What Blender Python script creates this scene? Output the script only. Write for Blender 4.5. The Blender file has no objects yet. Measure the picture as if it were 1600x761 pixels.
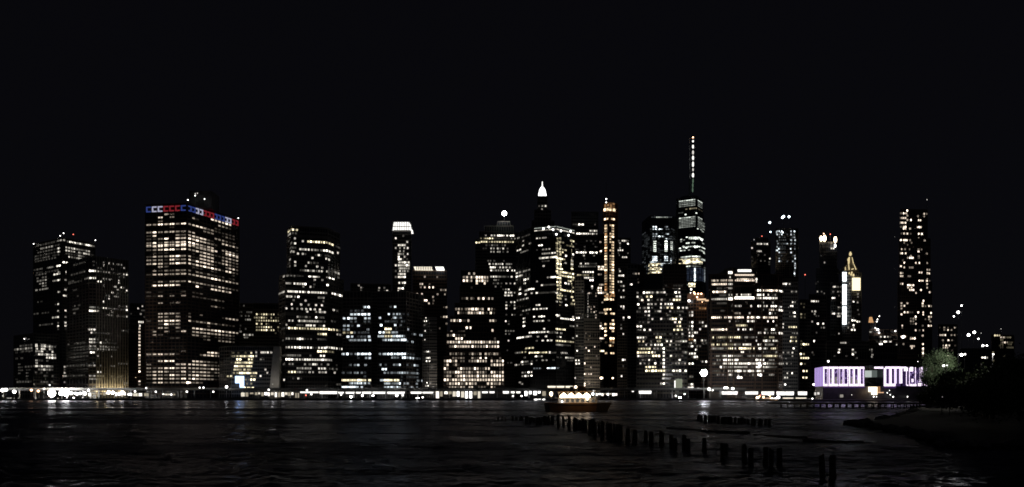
import bpy, math, random
from mathutils import Vector, Matrix
from mathutils.bvhtree import BVHTree

random.seed(7)
S = bpy.context.scene
COL = S.collection
PI = math.pi

# ------------------------------------------------------------------ camera
# photo measurements: 1600 px wide, focal length 1300 px, horizon on row 619
F, CX, HY, CH = 1300.0, 800.0, 619.0, 5.0
cd = bpy.data.cameras.new('camera')
cd.sensor_width = 36.0
cd.lens = 36.0 * F / 1600.0
cd.shift_y = (HY - 380.5) / 1600.0
cd.clip_start = 0.5
cd.clip_end = 12000
cd.dof.use_dof = True              # the phone is focused a little short: soft lights
cd.dof.focus_distance = 14.0
cd.dof.aperture_fstop = cd.lens / 1000.0 / 0.0075
cam = bpy.data.objects.new('camera', cd)
COL.objects.link(cam)
cam.location = (0, 0, CH)
cam.rotation_euler = (PI / 2, 0, 0)
S.camera = cam

# ------------------------------------------------------------------ sky, added fill sun, exposure
wd = bpy.data.worlds.new('World')
S.world = wd
wd.use_nodes = True
nt = wd.node_tree
nt.nodes.clear()
sky = nt.nodes.new('ShaderNodeTexSky')
sky.sky_type = 'NISHITA'
sky.sun_disc = False
sky.sun_elevation = math.radians(35)
sky.sun_rotation = math.radians(200)
mixn = nt.nodes.new('ShaderNodeMix')
mixn.data_type = 'RGBA'
mixn.inputs['Factor'].default_value = 0.72
mixn.inputs['B'].default_value = (10.2, 9.8, 14.0, 1)
bg = nt.nodes.new('ShaderNodeBackground')
bg.inputs['Strength'].default_value = 0.00030
out = nt.nodes.new('ShaderNodeOutputWorld')
nt.links.new(sky.outputs['Color'], mixn.inputs['A'])
nt.links.new(mixn.outputs['Result'], bg.inputs['Color'])
nt.links.new(bg.outputs['Background'], out.inputs['Surface'])

sl = bpy.data.lights.new('fill_sun', 'SUN')
sl.energy = 0.006  # added dim cool sun, lifts the facades out of black
sl.angle = math.radians(0.5)
sl.color = (0.85, 0.92, 1.0)
so = bpy.data.objects.new('fill_sun', sl)
COL.objects.link(so)
so.rotation_euler = (math.radians(55), 0, math.radians(20))

S.view_settings.view_transform = 'Standard'
S.view_settings.look = 'None'
S.view_settings.exposure = 0.0
S.view_settings.gamma = 1.0
S.cycles.filter_width = 1.6
S.cycles.max_bounces = 5
S.cycles.diffuse_bounces = 1
S.cycles.glossy_bounces = 3
S.cycles.use_denoising = True
S.cycles.sample_clamp_indirect = 4.0
S.cycles.caustics_reflective = False
S.cycles.caustics_refractive = False

# ------------------------------------------------------------------ materials
def mat(name, col, rough=0.7, metal=0.0, noise=None, bump=None, spec=0.5):
    m = bpy.data.materials.new(name)
    m.use_nodes = True
    n = m.node_tree
    b = n.nodes['Principled BSDF']
    b.inputs['Base Color'].default_value = (*col, 1)
    b.inputs['Roughness'].default_value = rough
    b.inputs['Metallic'].default_value = metal
    b.inputs['Specular IOR Level'].default_value = spec
    if noise:
        sc, amt = noise
        tc = n.nodes.new('ShaderNodeTexCoord')
        tx = n.nodes.new('ShaderNodeTexNoise')
        tx.inputs['Scale'].default_value = sc
        tx.inputs['Detail'].default_value = 5
        rp = n.nodes.new('ShaderNodeValToRGB')
        rp.color_ramp.elements[0].position = 0.3
        rp.color_ramp.elements[1].position = 0.7
        rp.color_ramp.elements[0].color = (*[c * (1 - amt) for c in col], 1)
        rp.color_ramp.elements[1].color = (*[min(1, c * (1 + amt)) for c in col], 1)
        n.links.new(tc.outputs['Object'], tx.inputs['Vector'])
        n.links.new(tx.outputs['Fac'], rp.inputs['Fac'])
        n.links.new(rp.outputs['Color'], b.inputs['Base Color'])
        if bump:
            bp = n.nodes.new('ShaderNodeBump')
            bp.inputs['Strength'].default_value = bump
            n.links.new(tx.outputs['Fac'], bp.inputs['Height'])
            n.links.new(bp.outputs['Normal'], b.inputs['Normal'])
    return m

def emat(name, col, strength, sample='NONE'):
    m = bpy.data.materials.new(name)
    m.use_nodes = True
    n = m.node_tree
    n.nodes.clear()
    e = n.nodes.new('ShaderNodeEmission')
    e.inputs['Color'].default_value = (*col, 1)
    e.inputs['Strength'].default_value = strength
    o = n.nodes.new('ShaderNodeOutputMaterial')
    n.links.new(e.outputs[0], o.inputs['Surface'])
    m.cycles.emission_sampling = sample
    return m

M = {
    'glass': mat('dark_glass', (0.03, 0.035, 0.045), 0.22, 0, (0.05, 0.3)),
    'stone': mat('stone', (0.24, 0.22, 0.20), 0.85, 0, (0.12, 0.25)),
    'brick': mat('brick', (0.16, 0.11, 0.085), 0.9, 0, (0.2, 0.3)),
    'grey': mat('grey_concrete', (0.25, 0.25, 0.25), 0.85, 0, (0.1, 0.2)),
    'dark': mat('dark_metal', (0.06, 0.06, 0.065), 0.5, 0.3, (0.3, 0.3)),
    'steel': mat('steel', (0.35, 0.36, 0.38), 0.4, 0.8, (0.4, 0.15)),
    'pale': mat('pale_stone', (0.42, 0.40, 0.36), 0.8, 0, (0.15, 0.2)),
    'timber': mat('wet_timber', (0.07, 0.055, 0.04), 0.8, 0, (6, 0.5), 0.4),
    'hull': mat('painted_hull', (0.30, 0.17, 0.08), 0.45, 0, (0.8, 0.2)),
    'white': mat('white_paint', (0.7, 0.7, 0.68), 0.45, 0, (1.0, 0.08)),
    'soil': mat('bank_soil', (0.03, 0.028, 0.022), 0.95, 0, (0.5, 0.4), 0.5),
    'rock': mat('bank_rock', (0.12, 0.115, 0.11), 0.9, 0, (1.5, 0.4), 0.5),
    'street': mat('city_ground', (0.07, 0.07, 0.07), 0.9, 0, (0.05, 0.3)),
    'bark': mat('bark', (0.09, 0.07, 0.05), 0.9, 0, (3, 0.4), 0.5),
    'leaf': mat('willow_leaf', (0.11, 0.16, 0.085), 0.6, 0, (1.2, 0.45)),
    'leafdark': mat('dark_leaf', (0.06, 0.085, 0.035), 0.65, 0, (0.8, 0.5)),
    'asphalt': mat('asphalt', (0.05, 0.05, 0.05), 0.9, 0, (1, 0.3)),
}
HUE = {'n': (1.0, 0.93, 0.81), 'w': (1.0, 0.83, 0.66), 'y': (1.0, 0.87, 0.56),
       'k': (0.84, 0.94, 1.0), 'o': (1.0, 0.52, 0.22), 'g': (0.93, 1.0, 0.90),
       'b': (0.45, 0.6, 1.0), 'a': (1.0, .74, .46), 'd': (1.0, .80, .42)}
LEV = {1: 0.05, 2: 0.24, 3: 0.82, 4: 2.4}
_em = {}
def win_mat(h, l, v=1.0):
    k = (h, l, v)
    if k not in _em:
        _em[k] = emat('lit_glass', HUE[h], LEV[l] * v)
    return _em[k]

# ------------------------------------------------------------------ objects
def W(x, y, Y):
    """point seen at photo pixel x, y that stands Y metres away"""
    return Vector(((x - CX) / F * Y, Y, CH + (HY - y) / F * Y))

class MB:
    def __init__(s): s.v = []; s.f = []
    def box(s, a, b):
        x0, y0, z0 = a; x1, y1, z1 = b
        n = len(s.v)
        s.v += [(x0,y0,z0),(x1,y0,z0),(x1,y1,z0),(x0,y1,z0),(x0,y0,z1),(x1,y0,z1),(x1,y1,z1),(x0,y1,z1)]
        s.f += [tuple(n+i for i in q) for q in ((0,3,2,1),(4,5,6,7),(0,1,5,4),(1,2,6,5),(2,3,7,6),(3,0,4,7))]
        return s
    def prism(s, pts, z0, z1, top=None):
        n = len(s.v); k = len(pts); top = top or pts
        s.v += [(p[0], p[1], z0) for p in pts] + [(p[0], p[1], z1) for p in top]
        s.f.append(tuple(n + i for i in reversed(range(k))))
        s.f.append(tuple(n + k + i for i in range(k)))
        for i in range(k):
            j = (i + 1) % k
            s.f.append((n+i, n+j, n+k+j, n+k+i))
        return s
    def obox(s, p, ax, ux, w, h, d):
        """box centred on p; ax = along the facade, ux = outward, w wide, h high, d deep"""
        n = len(s.v)
        for dz in (-h/2, h/2):
            for a, b in ((-w/2, 0), (w/2, 0), (w/2, d), (-w/2, d)):
                s.v.append((p[0]+ax[0]*a+ux[0]*b, p[1]+ax[1]*a+ux[1]*b, p[2]+dz))
        s.f += [tuple(n+i for i in q) for q in ((0,3,2,1),(4,5,6,7),(0,1,5,4),(1,2,6,5),(2,3,7,6),(3,0,4,7))]
        return s
    def tube(s, p, q, r0, r1=None, n=8):
        r1 = r0 if r1 is None else r1
        p = Vector(p); q = Vector(q); d = (q - p).normalized()
        a = d.orthogonal().normalized(); b = d.cross(a)
        m = len(s.v)
        for c, r in ((p, r0), (q, r1)):
            for i in range(n):
                t = 2*PI*i/n
                s.v.append(tuple(c + a*math.cos(t)*r + b*math.sin(t)*r))
        for i in range(n):
            j = (i+1) % n
            s.f.append((m+i, m+j, m+n+j, m+n+i))
        s.f.append(tuple(m+i for i in reversed(range(n)))); s.f.append(tuple(m+n+i for i in range(n)))
        return s
    def ball(s, c, r, seg=10, rings=6, sz=1.0):
        m = len(s.v)
        for i in range(1, rings):
            ph = PI*i/rings
            for j in range(seg):
                t = 2*PI*j/seg
                s.v.append((c[0]+r*math.sin(ph)*math.cos(t), c[1]+r*math.sin(ph)*math.sin(t), c[2]+r*sz*math.cos(ph)))
        s.v.append((c[0], c[1], c[2]+r*sz)); s.v.append((c[0], c[1], c[2]-r*sz))
        T = len(s.v)-2
        for i in range(rings-2):
            for j in range(seg):
                k = (j+1) % seg
                s.f.append((m+i*seg+j, m+(i+1)*seg+j, m+(i+1)*seg+k, m+i*seg+k))
        for j in range(seg):
            k = (j+1) % seg
            s.f.append((T, m+j, m+k)); s.f.append((T+1, m+(rings-2)*seg+k, m+(rings-2)*seg+j))
        return s
    def cyl(s, c, r0, r1, h, n=12):
        return s.tube(c, (c[0], c[1], c[2]+h), r0, r1, n)
    def mesh(s, name, m, off=(0,0,0)):
        me = bpy.data.meshes.new(name)
        me.from_pydata([(v[0]-off[0], v[1]-off[1], v[2]-off[2]) for v in s.v], [], s.f)
        if m: me.materials.append(m)
        me.update()
        return me

def root(name, label, cat, loc, group=None):
    o = bpy.data.objects.new(name, None)
    o.empty_display_size = 1
    COL.objects.link(o)
    o.location = loc
    o['label'] = label; o['category'] = cat
    if group: o['group'] = group
    return o
def part(name, mb, m, par, stuff=False, wpar=None):
    """mb in world coordinates; par = parent object; wpar = world position of the parent"""
    off = Vector(wpar) if wpar is not None else par.location
    o = bpy.data.objects.new(name, mb.mesh(name, m, off))
    COL.objects.link(o)
    o.parent = par
    if stuff: o['kind'] = 'stuff'
    return o
def thing(name, mb, m, label, cat, loc=(0,0,0), group=None, kind=None):
    o = bpy.data.objects.new(name, mb.mesh(name, m, Vector(loc)))
    COL.objects.link(o)
    o.location = loc
    if kind: o['kind'] = kind
    else:
        o['label'] = label; o['category'] = cat
        if group: o['group'] = group
    return o
def lamp(par, p, power, col=(1, .9, .75), r=0.5, name='lamp_light'):
    l = bpy.data.lights.new(name, 'POINT')
    l.energy = power; l.color = col; l.shadow_soft_size = r
    o = bpy.data.objects.new(name, l)
    COL.objects.link(o)
    o.parent = par
    o.location = Vector(p) - par.location
    return o

_wm = {}
def win_mesh(w, h, m):
    k = (round(w, 1), round(h, 1), m.name)
    if k not in _wm:
        w2, h2, d = k[0]/2, k[1]/2, 0.15
        me = bpy.data.meshes.new('window')
        v = [(-w2,0,-h2),(w2,0,-h2),(w2,0,h2),(-w2,0,h2),(-w2,-d,-h2),(w2,-d,-h2),(w2,-d,h2),(-w2,-d,h2)]
        me.from_pydata(v, [], [(4,5,6,7),(0,1,5,4),(1,2,6,5),(2,3,7,6),(3,0,4,7)])
        me.materials.append(m)
        _wm[k] = me
    return _wm[k]

GROUND = 2.0
class Tower:
    """tiers: [(corners, ytop[, ref])], corners = visible front outline [(px, metres away), ...] left to right"""
    def __init__(s, name, label, tiers, depth=35, facade='stone', pitch=4.0, floor=5.0, hue='n',
                 ww=0.66, wh=0.52, grid=True, base=None, cat='skyscraper', body='glass', gain=1.0, fins=None):
        if isinstance(tiers, tuple): tiers = [tiers]
        s.pitch, s.floor, s.hue, s.ww, s.wh, s.gain = pitch, floor, hue, ww, wh, gain
        c0 = tiers[-1][0]
        mid = W(sum(c[0] for c in c0)/len(c0), HY, min(c[1] for c in c0))
        s.root = root(name, label, cat, (mid.x, mid.y, GROUND))
        s.tiers = []
        allv = []; allf = []
        zprev = GROUND if base is None else base
        order = list(reversed(tiers))           # lowest (widest) tier first
        for i, t in enumerate(order):
            cs, yt = t[0], t[1]
            ref = t[2] if len(t) > 2 else min(range(len(cs)), key=lambda k: cs[k][1])
            P = [Vector(((c[0]-CX)/F*c[1], c[1])) for c in cs]
            zt = CH + (HY-yt)/F*cs[ref][1]
            d = depth*(1-0.12*i)
            l, r = P[0], P[-1]
            cm = (l+r)/2*(1+d/l.y)
            back = [(r*(1+d/r.y)).lerp(cm, .1), (l*(1+d/l.y)).lerp(cm, .1)]
            poly = P + back
            mb = MB().prism([(p.x, p.y) for p in poly], zprev, zt)
            part('tower_body', mb, M[body], s.root)
            n = len(allv)
            allv += mb.v; allf += [tuple(n+k for k in f) for f in mb.f]
            s.tiers.append((P, zprev, zt))
            # roof slab and parapet
            rb = MB()
            ctr = sum(poly, Vector((0, 0)))/len(poly)
            rb.prism([tuple(ctr+(p-ctr)*1.012) for p in poly], zt-0.9, zt+0.5)
            part('roof_parapet', rb, M[facade], s.root)
            zprev = zt
        s.ztop = zt
        s.bvh = BVHTree.FromPolygons(allv, allf)
        s.wins = []
        s.levels = set()
        s.facade = facade
        s.grid = grid
        s.fins = fins
    def hit(s, x, y=None, z=None):
        if z is None:
            loc, nor, idx, dist = s.bvh.ray_cast(Vector((0, 0, CH)), Vector(((x-CX)/F, 1, (HY-y)/F)).normalized())
        else:
            loc, nor, idx, dist = s.bvh.ray_cast(Vector((0, 0, z)), Vector(((x-CX)/F, 1, 0)).normalized())
        if loc is None or abs(nor.z) > 0.7: return None
        if nor.dot(Vector((loc.x, loc.y, 0))) > 0: nor = -nor
        return loc, nor, HY-(loc.z-CH)*F/loc.y
    def win(s, x, lev, z, hue=None, wpx=None, hpx=None):
        h = s.hit(x, z=z)
        if not h: return
        p, n, y = h
        if n.dot(p) > 0: n = -n
        ray = Vector((p.x, p.y)).normalized()
        nn = Vector((n.x, n.y)).normalized()
        cosf = max(0.25, abs(ray.dot(nn)))
        w = (wpx or s.pitch*s.ww)*p.y/F/cosf
        hh = (hpx or s.floor*s.wh)*p.y/F
        s.wins.append((p, n, w, hh, hue or s.hue, lev))
    def z_at(s, x, y):
        h = s.hit(x, y=y)
        return h[0].z if h else None
    def rows(s, text):
        ox = oy = 0; sc = 8.0
        for line in text.strip().splitlines():
            tk = line.split()
            if not tk: continue
            if tk[0].startswith('@'):
                v = [float(q) for q in tk[0][1:].split(',')]
                ox, oy = v[0], v[1]; sc = v[2] if len(v) > 2 else 8.0
                continue
            y = oy+float(tk[0])/sc
            z = None
            for t in tk[1:]:
                hue = None
                pat = None
                if '=' in t:
                    r, pat = t.split('=')
                else:
                    r, l = t.split(':')
                    lev = int(l[0]); hue = l[1:] or None
                a, _, b = r.partition('-')
                x0 = ox+float(a)/sc; x1 = ox+float(b or a)/sc
                if z is None:
                    z = s.z_at(x0, y)
                    if z is None: z = s.z_at((x0+x1)/2, y)
                    if z is None: break
                    s.levels.add(z)
                if pat is not None:
                    for i, c in enumerate(pat):
                        if c != '0':
                            s.win(x0+(x1-x0)*i/max(1, len(pat)-1), int(c), z)
                    continue
                n = max(1, int(round((x1-x0)/s.pitch))+1)
                if n == 1 or b == '':
                    s.win((x0+x1)/2, lev, z, hue, wpx=max(s.pitch*s.ww, (x1-x0)))
                    continue
                for i in range(n):
                    L = lev
                    q = random.random()
                    if n > 3:
                        if q < 0.06: continue
                        if q < 0.22 and L > 1: L -= 1
                    s.win(x0+(x1-x0)*i/(n-1), L, z, hue)
    def scatter(s, x0, x1, y0, y1, n, levs=(1,), hue=None):
        for _ in range(n):
            x = random.uniform(x0, x1); y = random.uniform(y0, y1)
            x = round(x/s.pitch)*s.pitch; y = round(y/s.floor)*s.floor
            z = s.z_at(x, y)
            if z: s.win(x, random.choice(levs), z, hue); s.levels.add(z)
    def haze_rows(s, x0, x1, y0, y1, prob=0.35):
        """faintly lit floors: level 1 runs, real dim rooms"""
        y = y0
        while y < y1:
            z = s.z_at((x0+x1)/2, y)
            if z:
                x = x0
                while x < x1:
                    if random.random() < prob: s.win(x, 1, z)
                    x += s.pitch
            y += s.floor
    def done(s):
        # windows: brightest 260 as parts of their own, the remaining faint ones joined
        order = sorted(s.wins, key=lambda w: -w[5]*10-w[2]*w[3]*0.01)
        single = [w for w in order if w[5] >= 2][:280]
        rest = order[len(single):]
        off = s.root.location
        for p, n, w, h, hue, lev in single:
            v = random.choice((0.4, 0.65, 1.0, 1.5))
            me = win_mesh(w, h, win_mat(hue, lev, v*s.gain))
            o = bpy.data.objects.new('window', me)
            COL.objects.link(o)
            o.parent = s.root
            if abs(n.z) < 0.02:
                o.location = p-off
                o.rotation_euler = (0, 0, math.atan2(n.x, -n.y)*1.0)
            else:
                yv = -n; xv = Vector((0, 0, 1)).cross(n).normalized(); zv = xv.cross(yv)
                m3 = Matrix((xv, yv, zv)).transposed()
                o.matrix_local = Matrix.Translation(p-off) @ m3.to_4x4()
        by = {}
        for w in rest: by.setdefault((w[4], w[5], random.choice((0.5, 0.8, 1.1, 1.5))), []).append(w)
        if rest:
            mb = MB(); mats = []; idx = []
            for k, L in by.items():
                mats.append(win_mat(k[0], k[1], k[2]*s.gain))
                for p, n, w, h, hue, lev in L:
                    nn = Vector((n.x, n.y, 0)).normalized(); ax = Vector((-nn.y, nn.x, 0))
                    f0 = len(mb.f)
                    mb.obox(p, ax, nn, w, h, 0.15)
                    idx += [len(mats)-1]*(len(mb.f)-f0)
            o = part('faint_windows', mb, None, s.root, stuff=True)
            for m in mats: o.data.materials.append(m)
            o.data.polygons.foreach_set('material_index', idx)
        # facade relief: piers and floor bands between the windows
        if s.grid:
            mb = MB()
            for P, z0, z1 in s.tiers:
                lv = sorted(z for z in s.levels if z0+1 < z < z1)
                for a, b in zip(P[:-1], P[1:]):
                    e = b-a; L = e.length
                    if L < 3: continue
                    ax = (e.x/L, e.y/L); nn = (ax[1], -ax[0])
                    if nn[0]*a.x+nn[1]*a.y > 0: nn = (-nn[0], -nn[1])
                    Ym = (a.y+b.y)/2
                    px = abs(b.x/b.y-a.x/a.y)*F
                    n = max(2, int(px/s.pitch))
                    for i in range(n+1):
                        q = a+e*(i/n)
                        mb.obox((q.x, q.y, (z0+z1)/2), ax, nn, 0.14*L/n, z1-z0-1.2, 0.45)
                    fl = s.floor*Ym/F; wh = fl*s.wh
                    zs = []; z = z0+fl
                    for q in lv+[z1]:
                        while z < q-0.55*fl: zs.append(z); z += fl
                        if q < z1: zs.append(q); z = q+fl
                    for za, zb in zip(zs[:-1], zs[1:]):
                        t = (zb-za)-wh-0.3
                        if t > 0.2:
                            c = (a+b)/2
                            mb.obox((c.x, c.y, (za+zb)/2), ax, nn, L*0.995, t, 0.32)
            part('facade_piers_and_bands', mb, M[s.facade], s.root, stuff=True)
        if s.fins:
            pass
        return s
    def emis(s, name, x0, x1, y0, y1, Y, m, d=0.6):
        a = W(x0, y1, Y); b = W(x1, y0, Y)
        return part(name, MB().box((a.x, Y-d, a.z), (b.x, Y, b.z)), m, s.root)
    def roof_light(s, x, y, Y, r=0.9, m=None, z0=None):
        p = W(x, y, Y)
        mb = MB(); mb.tube((p.x, Y, min(s.ztop, p.z-0.1)-0.2), (p.x, Y, p.z), 0.18)
        po = part('mast', mb, M['dark'], s.root)
        b = MB().ball(p, r, 8, 5)
        o = bpy.data.objects.new('beacon', b.mesh('beacon', m or E['white3'], s.root.location))
        COL.objects.link(o); o.parent = po
        return o

E = {
    'white2': emat('lamp_soft', (1, .95, .88), 0.8),
    'white3': emat('lamp_white', (1, .97, .92), 5),
    'white5': emat('lamp_dazzle', (1, .95, .85), 60),
    'white4': emat('lamp_glare', (1, .97, .92), 20),
    'warm4': emat('lamp_warm', (1, .78, .5), 8),
    'warm2': emat('lamp_warm_soft', (1, .75, .45), 1.2),
    'red': emat('lamp_red', (1, .18, .12), 2.5),
    'orange': emat('lamp_orange', (1, .55, .3), 6),
    'cool': emat('lamp_cool', (.8, .92, 1), 6),
    'strip': emat('strip_light', (1, .97, .92), 1.5),
    'cr': emat('crown_red', (.62, .05, .07), 0.30), 'cb': emat('crown_blue', (.09, .15, .62), 0.28),
    'cw': emat('crown_white', (.75, .75, 1), 0.5),
    'crown': emat('crown_glow', (1, .98, .93), 1.4),
    'crownw': emat('crown_warm', (1, .9, .72), 1.2),
    'screen': emat('screen_blue', (.5, .68, 1), 2.0),
    'lilac': emat('lilac_panel', (.95, .78, 1), 1.6),
    'violet': emat('violet_panel', (.62, .44, .98), 0.7),
    'deep': emat('deep_violet', (.28, .14, .55), 0.16),
    'greenspire': emat('green_glow', (.35, .55, .38), 0.25),
}

# ================================================================== setting
def flat(name, pts, z, m, thick=1.0):
    mb = MB().prism(pts, z-thick, z)
    return thing(name, mb, m, None, None, kind='structure')

# river: one sheet to the horizon with rippled reflective water
wm = bpy.data.materials.new('river_water')
wm.use_nodes = True
n = wm.node_tree
n.nodes.remove(n.nodes['Principled BSDF'])
b = n.nodes.new('ShaderNodeBsdfGlossy')
b.inputs['Color'].default_value = (0.30, 0.31, 0.36, 1)
b.inputs['Roughness'].default_value = 0.20
df = n.nodes.new('ShaderNodeBsdfDiffuse'); df.inputs['Color'].default_value = (0.012, 0.015, 0.02, 1)
fr = n.nodes.new('ShaderNodeFresnel'); fr.inputs['IOR'].default_value = 1.33
mx = n.nodes.new('ShaderNodeMixShader')
n.links.new(fr.outputs[0], mx.inputs[0]); n.links.new(df.outputs[0], mx.inputs[1]); n.links.new(b.outputs[0], mx.inputs[2])
n.links.new(mx.outputs[0], n.nodes['Material Output'].inputs['Surface'])
geo = n.nodes.new('ShaderNodeNewGeometry')
last = None
for sc, dist, amp in ((0.05, 0.6, 1.6), (0.25, 1.0, 0.55), (1.1, 0.8, 0.12), (4.0, 0.5, 0.03)):
    mp = n.nodes.new('ShaderNodeMapping')
    mp.inputs['Scale'].default_value = (sc*0.55, sc*1.35, sc)
    mp.inputs['Rotation'].default_value = (0, 0, 0.18 if sc < 0.5 else -0.25)
    tx = n.nodes.new('ShaderNodeTexNoise')
    tx.inputs['Scale'].default_value = 1.0
    tx.inputs['Detail'].default_value = 3
    tx.inputs['Distortion'].default_value = dist
    mm = n.nodes.new('ShaderNodeMath'); mm.operation = 'MULTIPLY'; mm.inputs[1].default_value = amp
    n.links.new(geo.outputs['Position'], mp.inputs['Vector'])
    n.links.new(mp.outputs['Vector'], tx.inputs['Vector'])
    n.links.new(tx.outputs['Fac'], mm.inputs[0])
    if last is None: last = mm
    else:
        ad = n.nodes.new('ShaderNodeMath'); ad.operation = 'ADD'
        n.links.new(last.outputs[0], ad.inputs[0]); n.links.new(mm.outputs[0], ad.inputs[1])
        last = ad
wp = n.nodes.new('ShaderNodeMapping'); wp.inputs['Scale'].default_value = (0.004, 0.022, 1)
wn = n.nodes.new('ShaderNodeTexNoise'); wn.inputs['Scale'].default_value = 1.0; wn.inputs['Detail'].default_value = 4
wr = n.nodes.new('ShaderNodeMapRange')      # wind patches: calmer and rougher strips of water
wr.inputs['From Min'].default_value = 0.38; wr.inputs['From Max'].default_value = 0.62
wr.inputs['To Min'].default_value = 0.12; wr.inputs['To Max'].default_value = 0.38
n.links.new(geo.outputs['Position'], wp.inputs['Vector']); n.links.new(wp.outputs['Vector'], wn.inputs['Vector'])
n.links.new(wn.outputs['Fac'], wr.inputs['Value']); n.links.new(wr.outputs['Result'], b.inputs['Roughness'])
bp = n.nodes.new('ShaderNodeBump')
bp.inputs['Strength'].default_value = 1.0
bp.inputs['Distance'].default_value = 1.0
sp_ = n.nodes.new('ShaderNodeSeparateXYZ'); mr = n.nodes.new('ShaderNodeMapRange')   # calmer in the lee of the far bank
mr.inputs['From Min'].default_value = 290; mr.inputs['From Max'].default_value = 360
mr.inputs['To Min'].default_value = 1.0; mr.inputs['To Max'].default_value = 0.10
n.links.new(geo.outputs['Position'], sp_.inputs[0]); n.links.new(sp_.outputs['Y'], mr.inputs['Value'])
n.links.new(mr.outputs['Result'], bp.inputs['Strength'])
n.links.new(last.outputs[0], bp.inputs['Height'])
n.links.new(bp.outputs['Normal'], b.inputs['Normal'])
n.links.new(bp.outputs['Normal'], fr.inputs['Normal'])
import numpy as np
rng = np.random.default_rng(3)
dist = [14.0]
while dist[-1] < 300: dist.append(dist[-1] + max(0.16, dist[-1]**2/6500*0.5))
while dist[-1] < 960: dist.append(dist[-1]*1.05)
dist += [2500, 9000]
dist = np.array(dist)
an = np.concatenate([np.linspace(-80, -36, 45)[:-1], np.linspace(-36, 36, 760), np.linspace(36, 80, 45)[1:]])*PI/180
D, A = np.meshgrid(dist, an, indexing='ij')
X = D*np.tan(A); Yy = D.copy()
Z = np.zeros_like(X)
for k in range(46):
    lam = 0.9*1.11**k*0.9
    if lam > 22: break
    th = rng.normal(0.5, 0.75)+(PI if k % 3 == 0 else 0)
    kk = 2*PI/lam
    amp = 0.0078*lam**0.45
    fade = np.clip(1.6-D/(lam*85), 0, 1)
    Z += amp*fade*np.sin(kk*(X*math.cos(th)+Yy*math.sin(th))+rng.uniform(0, 6.28)+0.8*np.sin(X*0.11/lam+Yy*0.07))
Z -= 0.35*Z.max()*0
nr, nc = X.shape
wme = bpy.data.meshes.new('river_water')
wme.vertices.add(nr*nc)
wme.vertices.foreach_set('co', np.stack([X, Yy, Z], -1).astype(np.float32).ravel())
i0 = (np.arange(nr-1)[:, None]*nc+np.arange(nc-1)[None, :]).ravel()
fc = np.stack([i0, i0+1, i0+nc+1, i0+nc], -1).astype(np.int32)
wme.loops.add(fc.size); wme.loops.foreach_set('vertex_index', fc.ravel())
wme.polygons.add(len(fc)); wme.polygons.foreach_set('loop_start', np.arange(len(fc), dtype=np.int32)*4)
wme.update(calc_edges=True)
wme.polygons.foreach_set('use_smooth', np.ones(len(fc), dtype=bool))
wme.materials.append(wm)
wo = bpy.data.objects.new('river_water', wme); wo['kind'] = 'structure'; COL.objects.link(wo)

flat('city_ground', [(-2500, 946), (2600, 946), (3500, 8000), (-3500, 8000)], GROUND, M['street'], 3)
sw = MB()
for i in range(-40, 42):
    sw.box((i*24-11.9, 944.2, -1), (i*24+11.9, 946, 2.3+0.15*((i*7) % 3)))
thing('seawall', sw, M['grey'], None, None, kind='structure')
hl = MB()
pts = [(-2600, 5200)]
for i in range(0, 27):
    pts.append((-2600+i*200, 5200+random.uniform(-60, 60)))
for i in range(26):
    x = -2600+i*200
    h0, h1 = 20+30*math.sin(i*0.7)**2, 20+30*math.sin((i+1)*0.7)**2
    hl.prism([(x, 5200), (x+200, 5200), (x+200, 5600), (x, 5600)], 1, 8+min(h0, h1))
thing('far_hills', hl, M['soil'], None, None, kind='structure')

# ================================================================== towers, left to right
t = Tower('office_tower', 'tall dark tower with white lit top floors at the far left end of the skyline', 
          ([(52.5, 1200), (97.5, 1150), (148.5, 1195)], 371.5), pitch=4.1, floor=4.9, facade='stone', ww=.62, wh=.5)
t.rows('''
@0,350
210 730:2 760-800:2
220 850-870:2 880-945:4 950-1000:3 1020-1060:2 1080-1130:4 1140-1170:2
245 580-610:1 640-710:1
270 480-700:1
308 520-650:2 660-700:1 735:1
292 825-960:3 990-1055:2 1085-1115:3
330 825-990:3 1020:2 1055-1085:3 1115:2 1155:1
365 450-710:1 735:3
370 830:1 860-960:1 990:3 1020:2 1050:1
405 450-710:1 735:3
410 860:3 895-925:2 960-1020:3 1050:1
440 450-700:1 735:1
470 450-690:1
478 795-835:4
548 600-660:2 715-745:4
575 435-500:1 520:2
600 590-720:1
600 735:3 825:3
612 460-520:1
632 680-740:3 825:1
640 455-565:2
680 470-570:2
712 670-720:2 735:4 820:3
715 475-570:2
748 500-570:2
@0,445
15 540-570:2
60 820:3
68 455:2 500-590:2
90 735:3
135 800-832:4
215 480-520:1
245 700:1 730:3
325 730:3 820:3
355 530-600:1
365 430-470:1
410 665-705:3 730:4 820:2
475 730:1 820:3
515 730:3 820:3
505 500-650:1
555 730:1 820:1
@0,540
265 810:3
300 810:1
342 810:3
380 790-820:3
458 810:2
''')
for x, y in ((99.3, 364.5), (94, 368.5), (52.5, 381), (149, 375.5)):
    t.roof_light(x, y, 1160 if x > 90 and x < 110 else 1192, 0.75)
t.roof_light(114.5, 366.3, 1165, 0.75, E['red'])
t.done()

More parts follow.
